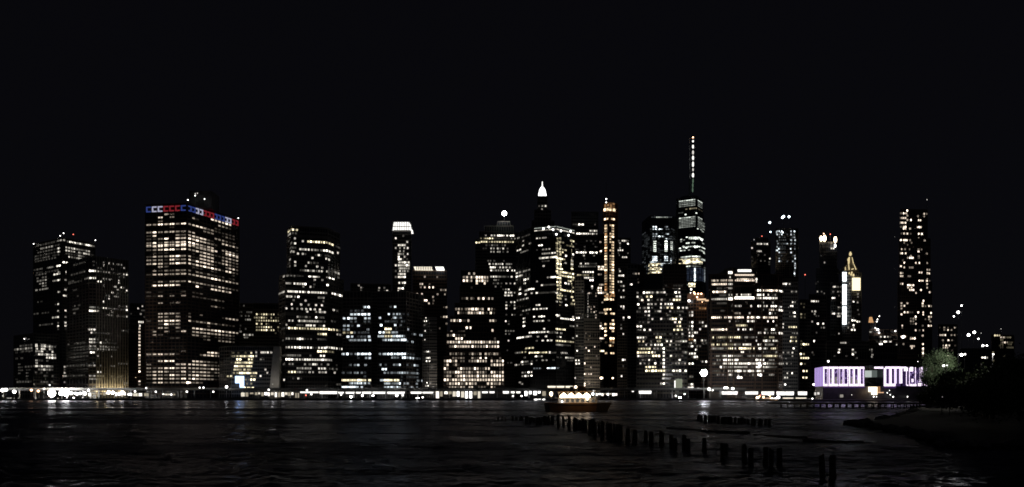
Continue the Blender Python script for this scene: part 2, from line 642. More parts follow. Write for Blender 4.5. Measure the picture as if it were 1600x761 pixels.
t = Tower('low_office_block', 'low dark block with a patch of lit windows at the foot of the leftmost tower',
          ([(22, 1120), (52, 1075), (92, 1100)], 521), pitch=4.1, floor=4.8, facade='stone', ww=.66, wh=.6)
t.rows('''
@0,540
5 455:3 490:1 525-560:3 595:2 625:3 655:2 690:1
5 260-390:1
38 460:3 525:3 555:3 625:3 655:1
50 190-390:2
70 455:3 490:3 525:3 590:1 658:3
75 250-400:1
108 455:1 490-525:3 560:2 592:3 625:3 655:3 690:2
150 590:4 625:3 658:4 690:3
185 455:2 490-525:1 592:1
218 458:2
255 430:1 455:4 490-560:3 592-625:3 655:2
265 320-390:1
298 490-525:2 555:3 592-625:2 655:1
335 450:1 520:1 590:1
378 560:1 590:1 660:1
455 520:1 555:2 590:1 650:1
455 220-380:1
@0,445
750 455:4 525:3 560:3 595:1 625:1
''')
t.haze_rows(26, 50, 545, 596, .3)
t.roof_light(38, 529.5, 1090, 0.7)
t.done()

t = Tower('ribbed_tower', 'tower with thin vertical ribs glowing yellow at its foot, third from the left edge',
          ([(104.5, 1095), (139, 1045), (150.5, 1047), (199.5, 1080)], 401), pitch=4.4, floor=4.7, facade='stone', ww=.6, wh=.55)
t.rows('''
@0,350
482 1300:2 1370-1410:3 1470-1525:2
512 930-1060:1
518 1305:3
470 1175:1
515 1170:1
545 1505:1 1545:3
550 1235-1270:2
565 1405:2
585 1125-1190:4 1235:3 1270:1 1305:3 1335:2 1370:3 1410:2 1470:1 1500-1540:3 1580:3
635 900-1060:1
660 1500-1540:2
685 1070-1110:2
675 1130-1200:4
685 1300-1375:3 1475:3
718 1235-1270:4
725 870-910:1
735 1475:3
745 870-1020:1
@0,445
10 1300:2 1440:3 1505:4 1540:2
60 1470:3 1580:4
98 1405:3 1470:2
70 920-950:1
135 1335-1370:2 1440-1470:3
140 975:1
175 1370:3
210 1300:3
265 1500:3 1540:1 1575:3
265 940-990:1
280 1130-1185:2 1230-1270:1 1300-1335:3 1370-1470:2 1505-1535:2 1580:4
310 915-980:1
325 1120-1190:4 1230:3 1270:1 1405:3
355 930:1
378 1335:1 1370-1470:3 1505-1540:1 1590:3
558 1115-1180:3
575 1535:3 1575:1
598 1145:3 1170:1
600 1200-1400:1
680 1120-1180:3 1225:1 1330-1410:1
718 1120-1180:3 1225:1 1260:3 1300-1440:1
745 860-1050:1
@0,540
8 1130-1190:2 1225-1470:2
42 1120-1190:2 1225-1440:2
85 1140-1170:4
130 1220:2 1400:2
215 1165:1 1480-1590:1
248 1115-1180:2 1260:1 1390-1430:2
255 840-1060:1
330 1225-1260:3
378 1120-1180:2 1225-1290:2y 1390-1530:2y
380 850-1060:1
418 1120-1190:2 1220-1260:2y 1400-1530:2y
440 1225-1540:1y
468 1560-1590:2
''')
P = t.tiers[0][0]
ribs = []
for i in range(13):
    a = P[2].lerp(P[3], i/12)
    e = (P[3]-P[2]).normalized(); nn = (e.y, -e.x)
    mb = MB().obox((a.x, a.y, (t.ztop+8)/2+2), (e.x, e.y), nn, 1.1, t.ztop-10, 1.3)
    part('vertical_rib', mb, M['pale'], t.root)
for f in (0.12, 0.37, 0.62, 0.87):
    a = P[2].lerp(P[3], f)
    mb = MB().box((a.x-.8, a.y-9, 10), (a.x+.8, a.y-8, 11))
    part('facade_light', mb, E['warm2'], t.root)
    lamp(t.root, (a.x, a.y-7.5, 13), 3600, (1, .78, .42), .4)
t.done()

t = Tower('slim_lit_block', 'narrow brown block with one vertical chain of lamps between two towers, left part',
          ([(201, 1120), (214, 1105), (226.5, 1110)], 500), pitch=3.2, floor=5.2, facade='brick', ww=.6, wh=.6)
t.rows('''
@200,465
305 140-185:4
352 147:4
''')
for i, y in enumerate((513.5, 519, 524, 529, 534.5, 539.5, 545, 550, 555, 560, 565, 570, 575, 580.5, 595.5, 600.5)):
    z = t.z_at(218, y); t.win(218, 4 if i % 3 else 3, z, 'w', 2.4, 2.8)
p = W(212, 590, 1085); lamp(t.root, p, 2600, (1, .66, .4), .5)
part('facade_ball_light', MB().ball(p, .5, 6, 4), E['warm2'], t.root)
t.done()

t = Tower('background_block', 'dark block with a few scattered lights behind the narrow brown block, left part',
          ([(203, 1320), (244, 1330)], 474), pitch=3.2, floor=4.5, facade='stone')
t.rows('''
@200,465
108 182:3
135 128:3
160 175-240:1 272:3
205 160:2 40:1
242 205:1
''')
t.done()

# --- the big tower with the coloured crown
t = Tower('crowned_office_slab', 'massive lit office tower with a red white and blue crown of squares',
          ([(227.3, 1010), (292.2, 1000), (373.5, 1092)], 317.5), pitch=5.7, floor=5.3, facade='brick',
          hue='w', ww=.8, wh=.56, depth=60, gain=.7)
LX = [232.5, 241.6, 250.7, 259.8, 268.8, 277.9, 286.9]
RX = [296.5, 302.6, 308.2, 314.4, 319.9, 326, 331.6, 337.1, 342.5, 348.1, 353.5, 358.8, 364.4, 369.8]
GR = '''
@290
352 0000000 00000044444400
368 0003100 00000000000000
405 0030200 03100000322100
455 0020000 00000001100000
492 3343424 23443231111110
532 0000100 00002220012110
588 3433332 33000003222110
632 1400032 33343210033332
672 1124044 44433321000001
720 2424344 44332330033321
750 3344434 33232333004443
@380
42 2443344 31333230013323
88 2244424 32323331123323
130 0111000 01033440033322
172 1323443 31144331233211
215 2231433 32444321002332
262 3442444 32444444314421
300 0032000 01110011000010
350 0212222 20221211110110
395 1333333 33333344333323
487 0121222 42232222332211
532 0444440 00410044333300
615 1010001 01110000000000
665 1130202 01111112110000
@465
72 0030120 00000022110000
205 0033320 10020000012332
245 0033130 20000000000000
295 1034430 41222312121110
337 0014220 00000100000000
382 0033030 04443344443443
427 0203014 03333333333310
468 0310000 02212101111110
510 0000110 00001200222210
672 0000001 00000343222300
710 2333310 00023443344300
@550
115 0034400 03332211000000
157 2000034 33333221222200
203 2234434 33333232332200
248 2333223 23333212222200
290 2332433 33433321211000
335 1332434 34433321111000
383 1332332 42220000000000
'''
oy = 290
for line in GR.strip().splitlines():
    k = line.split()
    if k[0][0] == '@': oy = float(k[0][1:]); continue
    z = t.z_at(232.5, oy+float(k[0])/8)
    t.levels.add(z)
    for x, c in zip(LX, k[1]):
        if c != '0': t.win(x, int(c), z, None, 6.4, 2.3)
    for x, c in zip(RX, k[2]):
        if c != '0': t.win(x, int(c), z, None, 3.9, 2.3)
for r in (t.tiers[0],):
    P = r[0]
    zc0, zc1 = CH+(HY-329.5), CH+(HY-320.2)
    zc0 = CH+(HY-329.3)*1000/F; zc1 = CH+(HY-320.5)*1000/F
    def bracket(a, e, w, m, flip):
        L = e.length; ax = e/L; nn = Vector((ax.y, -ax.x))
        if nn.y > 0: nn = -nn
        mb = MB(); h = zc1-zc0; s_ = 1.5
        sd = -1 if not flip else 1
        mb.obox((a.x, a.y, zc1-s_/2), ax, nn, w, s_, .9)
        mb.obox((a.x, a.y, zc0+s_/2), ax, nn, w, s_, .9)
        q = a+ax*(sd*(w/2-s_/2))
        mb.obox((q.x, q.y, (zc0+zc1)/2), ax, nn, s_, h-2*s_, .9)
        part('crown_square', mb, m, t.root)
    cl = [E['cb'], E['cw'], E['cw'], E['cr'], E['cr'], E['cr'], E['cb']]
    for i in range(7):
        bracket(P[0].lerp(P[1], (LX[i]-227.3)/65), P[1]-P[0], 6.1, cl[i], False)
    cr = 'bbwwrrrbbbwwrr'
    for i, c in enumerate(cr):
        k = t.hit(RX[i], z=(zc0+zc1)/2)
        if k: bracket(Vector((k[0].x, k[0].y)), P[2]-P[1], 5.2, E['c'+c], True)
pl = MB(); a = W(296, 316, 1030); c = W(330, 303, 1030)
pl.box((a.x, 1030, t.ztop), (c.x, 1058, a.z+14)); part('roof_plant', pl, M['dark'], t.root)
for x, y in ((305, 302.5), (308.5, 302), (305, 305.5), (319.5, 311), (293.5, 312.5)):
    t.roof_light(x, y, 1022, .7, E['white2'] if y < 303 else None)
t.roof_light(372.4, 340.7, 1090, .7)
t.done()

t = Tower('background_block', 'dark block with faint office floors right behind the crowned office tower',
          ([(371, 1240), (398, 1245)], 474), pitch=3.6, floor=5, facade='stone')
t.rows('''
@200,465
100 1390:1 1450:1
180 1390-1420:1 1490-1540:1
228 1390-1420:1 1470-1510:1
275 1470-1550:2
350 1405:1
390 1395:1 1470:1
425 1390-1410:2
465 1455-1555:3
498 1460-1490:2
250 1580:3
540 1310-1390:2
''')
t.done()

t = Tower('square_window_block', 'block with a neat lit grid of small square windows, left of the curved tower',
          ([(396, 1200), (438, 1205)], 474), pitch=3.65, floor=4.95, facade='stone', ww=.6, wh=.5, hue='y')
t.rows('''
@380,440
408 170-380=31333133 437:1
450 145:2 170-350=3233203 405-437:1
487 170-437=2233333332
528 170-437=3130310000
568 170-437=2223443003
605 170-380=32334233 437:1
645 405:1
660 20-110:3
695 20-50:2
''')
m_ = MB(); a = W(419.5, 472, 1202)
m_.tube((a.x, 1202, t.ztop-1), (a.x, 1202, t.ztop+4), .4); part('roof_mast', m_, M['steel'], t.root)
t.done()

t = Tower('angled_low_block', 'low block with a slanting stack of yellow windows beside the blue screen',
          ([(343, 1012), (362, 995), (431, 1000)], 541), pitch=3.6, floor=5.2, facade='stone', ww=.8, wh=.56, hue='y', depth=25)
t.rows('''
@200,550
10 1300-1320:1 1380:1 1470:1 1540:3
52 1300-1330:2 1370-1410:3 1440-1485:3 1510-1560:4
92 1365-1405:4 1510-1550:4
133 1290-1310:1 1350-1400:3 1425-1475:3 1500-1550:4
177 1340-1385:4 1415-1465:3 1495-1540:4
220 1330-1380:3 1410:2 1455:3 1500-1525:3
262 1325-1365:3 1400-1450:4 1475-1525:4 1550-1600:3
303 1250-1290:3 1545-1590:2
345 1470-1510:2 1540-1580:4
395 1490:2 1540:2
448 1460-1500:4 1520-1560:4
@380,540
85 165:2n 230-280:3n 310-350:3n
130 165:3n
172 220:2n 255:1n
300 280:3n
340 300:3n
380 215:3n
''')
t.done()

py = MB()
Yp = 985
q = [W(427.5, 541, Yp), W(437, 541, Yp), W(436, 594, Yp), W(419.5, 594, Yp)]
py.prism([(q[3].x, Yp), (q[2].x, Yp), (q[2].x, Yp+8), (q[3].x, Yp+8)], GROUND, q[0].z,
         [(q[0].x, Yp), (q[1].x, Yp), (q[1].x, Yp+8), (q[0].x, Yp+8)])
r = root('leaning_pylon', 'pale windowless wedge of wall leaning against the foot of the curved tower', 'pylon', ((q[3].x+q[2].x)/2, Yp, GROUND))
part('wedge_wall', py, M['pale'], r)
a = W(426, 600, Yp-14); part('facade_light', MB().box((a.x-.6, a.y-.6, a.z-.5), (a.x+.6, a.y, a.z+.2)), E['white2'], r)  # added light at the foot, brightens the wedge wall
lamp(r, a+Vector((0, .5, 2)), 1500, (1, .93, .85), .5)

# blue advertising screen
Ys = 975
a = W(367.5, 599, Ys); c = W(381.5, 587.5, Ys)
r = root('blue_screen', 'bright pale blue screen on a post above the waterfront, left half', 'screen', ((a.x+c.x)/2, Ys, GROUND))
part('display', MB().box((a.x, Ys-.5, a.z), (c.x, Ys, c.z)), E['screen'], r)
a2 = W(374.5, 608, Ys); part('display', MB().box((a2.x, Ys-.5, a2.z), (c.x, Ys, a.z-.05)), E['screen'], r)
part('post', MB().tube(((a2.x+c.x)/2, Ys+.4, GROUND), ((a2.x+c.x)/2, Ys+.4, c.z), .5), M['dark'], r)
lamp(r, ((a.x+c.x)/2, Ys-4, a.z), 1500, (.3, .5, 1), 1)

# --- curved tower
t = Tower('curved_tower', 'dark tower with angled corners and long bright floor lines, left of the twin dark towers',
          [([(449, 1030), (455, 1010), (512, 1024), (530.5, 1060)], 353, 1),
           ([(436.5, 1030), (446, 1005), (512, 1022), (536.5, 1062)], 428, 1)],
          pitch=4.0, floor=5.9, facade='stone', ww=.72, wh=.5, depth=40)
t.rows('''
@380,350
215 745:3 780-1115:4y 1170-1200:1
315 715-780:3 820-900:3 930-975:2 1010-1115:4
360 1180:3
370 685:3 745:3 775:1
388 910-1090:1 945:3
410 545:1
425 865:3 1035:3
445 585:2 
445 1070:3
475 650:3 820:3 850-930:1
492 575:1
530 580:2 650:2 785:3 925:3
547 988:3
578 720-750:1 780-870:3 885-1050:3
600 1140:2 1165-1225:3
640 560-640:2 680-740:1 830-920:4 950:2 1050:2 1085-1125:4
655 510-550:2
670 1190:1 1240:1
697 895:3 990:2
740 540-590:2 640:3 680-810:4 890:1 1055:4
@380,440
62 755:2 840:3 880:1
150 455-490:3
130 505-655:4 670-750:4 770-800:2 820-860:4 870-920:3 940-1035:4
150 1120-1240:4
185 550-600:3 650:2 690:4 945-1005:2
232 630:2 780:3 1000:2
283 605:3 725:3 820:3 910:3 985:3
335 540:3 612:2 675:2 732:3 790:3 840:3 895:3 960:3
355 1130:3 1175:1
375 800:3 915:2 960-1020:3
440 680:3 710-770:1 790:2 830:1 915:4 950-1000:1
487 575-620:3 700-960:3 980-1020:1
495 1110-1150:1
540 540:3 680-740:1 795-850:3 890:3 950-970:1 1010:3
590 490-550:1 575-650:4y 670-740:3y 770-850:3y 870-930:3y 940-1030:4y 1040-1095:4y
600 1130:3y 1170:3y 1210:1
655 940-1030:4y
660 1180-1215:2
712 540:2 570-640:2 680-740:4 770-850:1 940-1025:1
735 495:1
@380,540
20 540:2 570-650:4 680-740:4 770-850:4 870-910:1 950-1025:4
22 1050-1110:3 1130-1235:3
72 940-1030:4y 1050-1120:2y
125 500-550:1 565-710:2 840:1 970-1010:4
178 480:1 540-650:4 670-740:3 770-830:4 865-1025:4 1045-1095:3
232 510:1 580-620:2 770:3 830:2 870-920:3 980:2 1060:2 1165:1
283 680-740:2 780-840:2 950-1020:3 1085:1 1120:2 1165:2
335 465:2 570-645:4y 680-740:2 780:1 830:3 870:2 955-1030:3 1145:3
410 625:1 690:3 725:1
428 515:4
485 1180-1210:1
533 430:1 485:3 535:2 930-945:3 965-990:2 1060-1230:1
''')
t.rows('''
@380,350
95 570-600:3y 625-670:4y
138 570-590:3 620-660:1
180 645:3
212 570:1 640:1
240 600-640:2 650:3
298 595:2 620-650:1
345 600-630:3
''')
t.done()
# --- twin towers
t = Tower('twin_dark_tower', 'left one of two dark twin towers with lit floors split in four panels',
          ([(535.5, 1010), (580, 1008)], 455), pitch=5.2, floor=5.5, facade='stone', ww=.76, wh=.56, hue='k')
t.rows('''
@500,440
318 560-605:4
365 390-450:1 480-530:1
410 395:3 440:3 485-535:4 560-610:4
460 300-360:4 395:3 440:3 565-615:3
500 390-450:1 560-610:1
552 305-355:3 405:1 480:3
600 300-355:2 600:2
638 300-350:2y 395:4y 430:2 490-530:1 560-600:1
688 350:4 405:3 430-600:1 615:3
732 380-420:3 440:2 485-520:3 560-620:4
@500,540
105 290-340:4 390-450:2 465-540:4 555-625:4
155 580-625:3 480:1
243 380-440:2 475:3 570:2
340 290-350:1 380-440:2 465-520:2 560:1
385 560:1
433 290-360:4y 380-450:4y 465-535:4y 560-620:4y
470 380:2 400-440:3 465-510:4 560-610:3
520 290-360:4 380-450:4 465-520:3 
''')
t.done()
t = Tower('twin_dark_tower', 'right one of two dark twin towers, with small windows on its slanted right side',
          ([(589.5, 1010), (634.5, 1008), (662, 1050)], 455), pitch=4.0, floor=5.5, facade='stone', ww=.78, wh=.56, hue='k')
t.rows('''
@540,440
315 565:1 620:4
407 540:3 600-645:3 680:3 725:1 780:1
453 430:4 600-620:3 650:1 690:2
498 500-565:1 590-640:1 700-730:1
545 445:4 620:4 690:2
592 500-560:4y 630:1
597 785:2
635 430-475:4 500-550:3y 590-640:3
683 415-465:3 500-570:4y 590-650:4 680-710:4 730:2
655 835:1 865:3 935-960:3
730 470:2 500-575:4 590-660:3 700-750:4
745 770:1 835:3
@540,540
105 430-475:3 495-570:4 585-655:4 680:3 705-740:4 770-850:1
150 585-655:2 720-740:4 775:3 805:3 840:3 870-930:1
240 435:3 500:1 605-655:2 680:4 770:1 830:1 865:3 900:2
295 465-500:4 900:1
340 490-570:2 585-655:2 680-740:3 770-900:2
390 700-900:1
433 440-465:3 495-560:4y 585-655:4y 695:1 905:2 960:3
473 495-550:3 590-650:2 680:4 735:2 775:3 890:2
520 495-565:3 585-650:3 680:2 735:1 800:1 830:3 895:2
''')
t.done()
t = Tower('background_block', 'dark flat-topped block with four faint top lights behind the twin dark towers',
          ([(548, 1250), (611, 1260)], 443), pitch=4, floor=4.8)
t.rows('''
@540,440
50 165:3
75 195:2 420:2
78 485:2
108 195:2 415:2
115 485:1 518:4
''')
t.done()

# --- slender tower with glowing crown
t = Tower('slender_tower', 'slender tower with a glowing white two-step crown rising behind the twin dark towers',
          [([(615, 1300), (641, 1300)], 354), ([(613.5, 1300), (642.5, 1300)], 361)],
          pitch=3.1, floor=4.7, facade='stone', ww=.8, wh=.62, depth=30, hue='n')
t.rows('''
@540,340
228 720:2
258 627:3
305 770:3
345 665-690:3 715-740:3
380 627:2 680:2 735:3 775:3
420 680:2 725:2
455 665-690:3 720:2 775:3
490 665:4 738:3
520 665-690:4 720:1 768:1
560 670-690:3 715-740:4 765-790:3
597 627:4 665-690:3 715-740:3 765-790:4
635 670-690:3 715-740:3 765-790:3
668 627:1 680:3 715-740:3 775:2
705 665-690:3 715-740:3
742 627:2 665-690:4 715-740:4
@540,440
15 670:3 715-740:4
50 735:1
85 665-690:3 715:4
122 660:4 685:1
''')
a = W(613.2, 359.5, 1300); b2 = W(642.6, 354.8, 1300)
cr = MB(); cr.prism([(a.x, 1298), (b2.x, 1298), (b2.x, 1330), (a.x, 1330)], a.z, b2.z,
                    [(a.x+1, 1299), (b2.x-1, 1299), (b2.x-1, 1329), (a.x+1, 1329)])
part('crown_lower', cr, E['crown'], t.root)
a = W(614.6, 353, 1300); b2 = W(640.2, 347, 1300)
cr = MB(); cr.prism([(a.x, 1299), (b2.x, 1299), (b2.x, 1328), (a.x, 1328)], a.z, b2.z,
                    [(a.x+1, 1300), (b2.x-1, 1300), (b2.x-1, 1327), (a.x+1, 1327)])
part('crown_upper', cr, E['crown'], t.root)
mb = MB()
for i in range(9):
    xx = 613.6+i*3.6; q = W(xx, 350, 1297.5)
    mb.box((q.x-.35, 1297, W(0, 360, 1300).z), (q.x+.35, 1297.9, W(0, 346, 1300).z))
part('crown_fins', mb, M['pale'], t.root, stuff=True)
t.done()

t = Tower('flat_crown_tower', 'dark tower whose flat top edge is one bright strip in two lengths',
          ([(645, 1190), (698, 1195)], 422.5), pitch=4.0, floor=4.8, facade='brick', hue='w', ww=.6, wh=.58)
t.rows('''
@540,340
740 990:2 1145:2
@540,440
30 935-960:3 1050:1
70 940:2 990:3 1045:4 1095:4
105 1195-1250:2
155 895:4 955:3 1150:3 1240-1265:3
192 1095:3
235 990-1010:4 1100:2
272 1040:3 1095:1 1265:2
320 1230:1 1262:3
402 1265:4
440 1195:1 1230:3 1262:4
525 1262:2
585 1175:2
''')
for x0, x1, m_ in ((646.5, 677.5, 'crownw'), (679.8, 696, 'crown')):
    a = W(x0, 422, 1188); c = W(x1, 416.8, 1188)
    mb = MB(); mb.prism([(a.x+1.8, 1187), (c.x-1.5, 1187), (c.x-1.5, 1200), (a.x+1.8, 1200)], a.z, c.z,
                        [(a.x, 1187), (c.x-3, 1187), (c.x-3, 1200), (a.x, 1200)])
    part('lit_cornice', mb, E[m_], t.root)
for i in range(10):
    q = W(651+i*2.7, 420, 1186)
    part('cornice_bracket', MB().box((q.x-.45, 1186.1, a.z), (q.x+.45, 1186.9, c.z)), M['pale'], t.root)
t.done()

t = Tower('pale_slab_block', 'narrow pale slab with a tight grid of dark windows left of the stepped tower',
          ([(660.5, 1015), (671, 1008), (682.5, 1010)], 496), pitch=2.6, floor=4.2, facade='pale', ww=.5, wh=.5, depth=20)
t.rows('''
@540,440
455 1005:3
495 985-1010:4
545 985:2
617 995:3 1070:2
727 985-995:4
@540,540
78 985:2 1010-1050:4
155 1010-1050:4
195 1010-1050:4
465 1020:4
503 1005-1030:4
350 1030:1
''')
a = W(677, 604, 994); part('facade_light', MB().box((a.x-.5, a.y-.5, a.z-.5), (a.x+.5, a.y, a.z)), E['white2'], t.root)
lamp(t.root, a+Vector((0, 0, 4)), 1500, (1, .9, .8), .5)
lamp(t.root, W(680, 572, 994), 700, (1, .9, .8), .5)  # added lights, this one without a fixture, brighten the slab
t.done()

t = Tower('stepped_tower', 'wide stepped brick tower tapering upwards with rows of pinkish square windows',
          [([(720.5, 1060), (764.5, 1062)], 423, 0), ([(718.5, 1056), (771.5, 1058)], 447, 0),
           ([(710.5, 1052), (775, 1054)], 474, 0), ([(703.5, 1048), (777.5, 1050)], 494, 0),
           ([(698, 1044), (781, 1046)], 519, 0), ([(692.5, 1040), (788.5, 1042)], 557, 0)],
          pitch=4.3, floor=5.75, facade='brick', hue='w', ww=.66, wh=.62, depth=40, gain=.8)
t.rows('''
@680,350
620 425:3 487:3
665 358:3 397:3 425:1 455:3 488:2 520-620=4444 650:3
708 358:4 397:4 425:2 455:3 520-590=444 622:3 650:3
740 520:3 618:4
@680,440
75 455:1
210 340:1 370:1 397:3 452:3 480:1 542:4 572:1 602:4 645:1 670:3 715:3
343 262:2 295:3 333:2 385-455=334 478-515:4 530:3 560:2 592:3 668:4 705:3 738:1
390 288:3 318:1 350-385:1 420-592=443344 620-650:1 695:4 735:1
487 203:3 240:4 278:3 313:4 345:1 370:1 415:3 690:3 725:4 755:1
577 395-440:4 
610 715:4
625 203:2 295-330:1 360:2
672 160:3 198:2 232:4 262:1 297:1 330:1 365:1
712 262:4 292:4 330:4 745:2
756 160-785=3333433443444334334
@680,540
10 185-420=23433434 465-785=4333343334
103 190:3 225:2 260:3 290:1 325:2 360:1 430:1 465:3 495:1 530:1 565:3 632:4 672:3 705:1 740:3 775:2 808:1
150 225:2 260:2 293:2 325-355:2 465:3 500:1 535:2 565:4 632:4 705:1 812:2
192 122:3 155:4 188:4 225:2 260:3 325-355:2 430:2 465-632=334343 705:3 740:2 775-843=434
240 122:1 155:3 232:1 260:3 293:1 705:3 740-810=444 843:3
287 122:4 155:2 290:2 325-430=4323 462:1 497:4 530:3 562:1 597:2 632:4 668:4 808:1 843:1
333 122:1 155:2 188:3 225:2 260-355=4432 392:2 428:3 462:2 497:1 530-565:3 600:3 632:1 705-740:4 775:1 808:3 843:4
380 122:1 155:3 188:3 258:2 290:3 325-360:4 392-843=33434343334443
428 122-843=4424434434434434444444
475 155:2 188-295=4344 335-360:2 390-435:4 465-505:3 660-705:4 740-765:3 805:4 843:1
522 180-360=333232 430:3 460:3 550-620:2 705:3 740:2
''')
t.done()

t = Tower('broad_stone_tower', 'broad tower of closely set white windows under the round floodlight, right of the stepped tower',
          [([(777, 1162), (797, 1162)], 346, 0), ([(757, 1155), (802, 1156)], 353, 0), ([(749, 1150), (806, 1152)], 362, 0), ([(743, 1148), (806.5, 1150)], 374, 0)],
          pitch=3.7, floor=4.9, facade='stone', ww=.66, wh=.5)
t.rows('''
@680,350
143 635:2 705-740:3 785-830:4 855:3 900:3 945-975:4
182 575-615:2y 630-655:3y 680-715:4y 740-940:1 950:2 1000:2
222 580-640:3y 680-870:3y 890-975:3y
232 515-550:4y 
265 640:1 680-870:2
305 605-635:1 700:3 735:3 780:3 810:2 850:4 905:1
347 700-735:3 780:2 805:3 850:1 905:2
460 660-690:2 740:1 860:1
500 680:3 725-760:3 790-840:3 895-950:2
542 695-745:4 775:1 810:3 850:3 890-930:3 955:1
580 700:4 730:2 760-860:2 905:4 960-990:3
658 700-760:3 780-860:2 880-915:1 955:3
700 740-760:2 790:1
742 730-760:1 785:2 830:1 890:2 940:2 993:3
@680,440
62 755:2 825:1
98 850:1 885-920:3
138 880-920:4 950:3 990:2
173 875-920:3 955:3
257 890:2 950:3 990:3
297 890:3 930:1 990:3
335 890:3 990-1010:3
415 890:1 960:2 1000:1
495 885:4 920:1
530 920:2
617 885-980:2
655 885-925:2
738 918:3
@680,540
60 900:1
215 910-950:1
''')
Yf = 1150
p = W(788, 333.5, Yf)
mb = MB().tube((p.x, Yf+3, t.ztop), (p.x, Yf+3, p.z+2), .45)
po = part('floodlight_mast', mb, M['steel'], t.root)
o = bpy.data.objects.new('floodlight', MB().ball((p.x, Yf, p.z), 3.2, 12, 8).mesh('floodlight', E['white4'], t.root.location))  # ball larger than a real lamp, bloom built into its size
COL.objects.link(o); o.parent = po
t.done()

# --- spired tower behind the wide glass tower
t = Tower('spired_tower', 'dark tower tipped by a shining white bell-shaped roof with a needle',
          [([(840, 1400), (855, 1400)], 306.5), ([(835, 1396), (861, 1398)], 328), ([(831, 1390), (866, 1392)], 345)],
          pitch=4, floor=5, facade='stone', depth=30)
t.rows('''
@680,270
415 1265-1300:1 1340:2 1380-1410:4 1440:3
457 1335:2
''')
prof = [(0, 7.9), (1.2, 6.9), (6, 6.1), (11, 5.0), (14, 3.8), (16, 2.0), (17, .9)]
c0 = W(847.6, 306.8, 1402)
mb = MB()
for (h0, r0), (h1, r1) in zip(prof[:-1], prof[1:]):
    mb.tube((c0.x, 1410, c0.z+h0*1.08), (c0.x, 1410, c0.z+h1*1.08), r0*1.07, r1*1.07, 12)
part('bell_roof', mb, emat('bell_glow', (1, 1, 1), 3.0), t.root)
part('needle', MB().tube((c0.x, 1410, c0.z+18), (c0.x, 1410, c0.z+27), 1.3, .7, 8), E['crown'], t.root)
t.done()

# --- wide glass tower
t = Tower('wide_glass_tower', 'wide black glass tower with a lit parapet and a yellow glowing right-hand face',
          ([(806, 1098), (829, 1060), (869, 1045), (897.5, 1072)], 352.5, 2), pitch=3.9, floor=5.2, facade='dark',
          ww=.8, wh=.46, depth=40)
t.rows('''
@680,350
175 1040:3
165 1090-1180:1
180 1275-1310:3 1350-1380:2
210 1105:2
242 1185:2 
268 1100:3
268 1300-1330:4
330 1035-1065:4
355 1080-1150:2
325 1275:1 1350-1425:2
372 1345-1425:2 1465-1500:3
428 1315-1385:4 1410:3 1450-1510:4
467 1345-1415:1
525 1355:3
615 1020-1060:3
600 1080-1180:2
660 1015-1075:4
665 1410:2 1450-1500:3
697 1120-1155:4
697 1020:2
718 1275:3
742 1120:3 
@680,440
45 1335:4 1380-1500:1
75 1065:2
98 1060:4
112 1130-1150:3
98 1170-1225:4
152 1060:4
160 1130:3
145 1205:3 1270:4 1290-1510:1
235 1035-1110:2 1150:3
293 1270-1300:3
345 1230-1270:4 1320-1390:3
365 1105:2 1145:2 1180:3
440 1235-1390:4
460 1110:4
505 1110:4
495 1240-1345:3 1420:2
555 1110:4
415 1075:1 1155:1
590 1360:3
638 1185-1220:4 1235-1365:4 1410:3 1440-1500:1
705 1035-1095:4 1120-1190:3 
688 1285:2 1385:3
740 1270:1 1345:3 1410-1450:4
@680,540
35 1140-1170:3y 1180-1220:4y
92 1010-1065:2 1080-1125:3y 
90 1185-1385:4y 1435:4
135 1260:4 1290-1330:2
150 1120:2
185 1265:1 1345-1390:2 1480:1
205 1085:4 1120-1210:2
242 1010:3 1045-1090:2 1120-1180:1 1200:4
285 1240-1310:2k 1410-1490:4k 1530:2k
292 1000:3 1160:2
338 1090:2 1125:2 1165-1200:4
382 1090:2 1125:4 1160:3 1200:4
460 1060:2
480 1085:2
@840,310
500 245:3y 290:1y
530 420-450:3y
540 260-320:2y
560 240-270:3y 370-440:2y
590 240-280:2y
625 240-310:3y 350:3y
660 245-310:3y 440:4
690 245-290:2y 355:3 440:1
705 285:3y 357:4
720 245:3y
745 30-100:3 130:3 170-230:4y
745 240-280:4y 430:3
@840,400
25 240-330:4y 430:2
52 250-290:3y 430:3y
68 240-290:3y 350:2 430:3
95 250-290:4y 430:2y
125 240:3y 290:3y 430:4y
155 250-300:4y
190 240-360:4y 400-440:4y
213 250-280:3y
235 240-450:4y
268 250-280:4y 435:3y
268 130:3 170-220:4
295 285:2y 390-410:3y
325 245:4y 290:3y 350-390:4
365 60:4 80-230:1
365 250-280:3y 440:2y
412 260-300:4y
425 300-440:4y
465 10-220:1
465 240:4 265:2
490 260-300:3y 350:1 430:4y
530 265-290:3y 355:3 450:3y
570 240:3 295:2 430:3y
615 360:4 
600 430-460:3y
750 250:4 440:2
@840,480
100 240-265:4 440:3
140 300-455:4
235 415-450:2
272 240-335:4y
320 150-220:1
320 240:3 295:3
370 250:1 290:3 440:2
420 240-340:4y 355-440:3y
468 240:2 270-300:3 320-400:1
570 155:4 170-225:1
570 305:3 335-360:2
625 250-295:1 360-385:3 385-440:2
665 380-430:1
''')
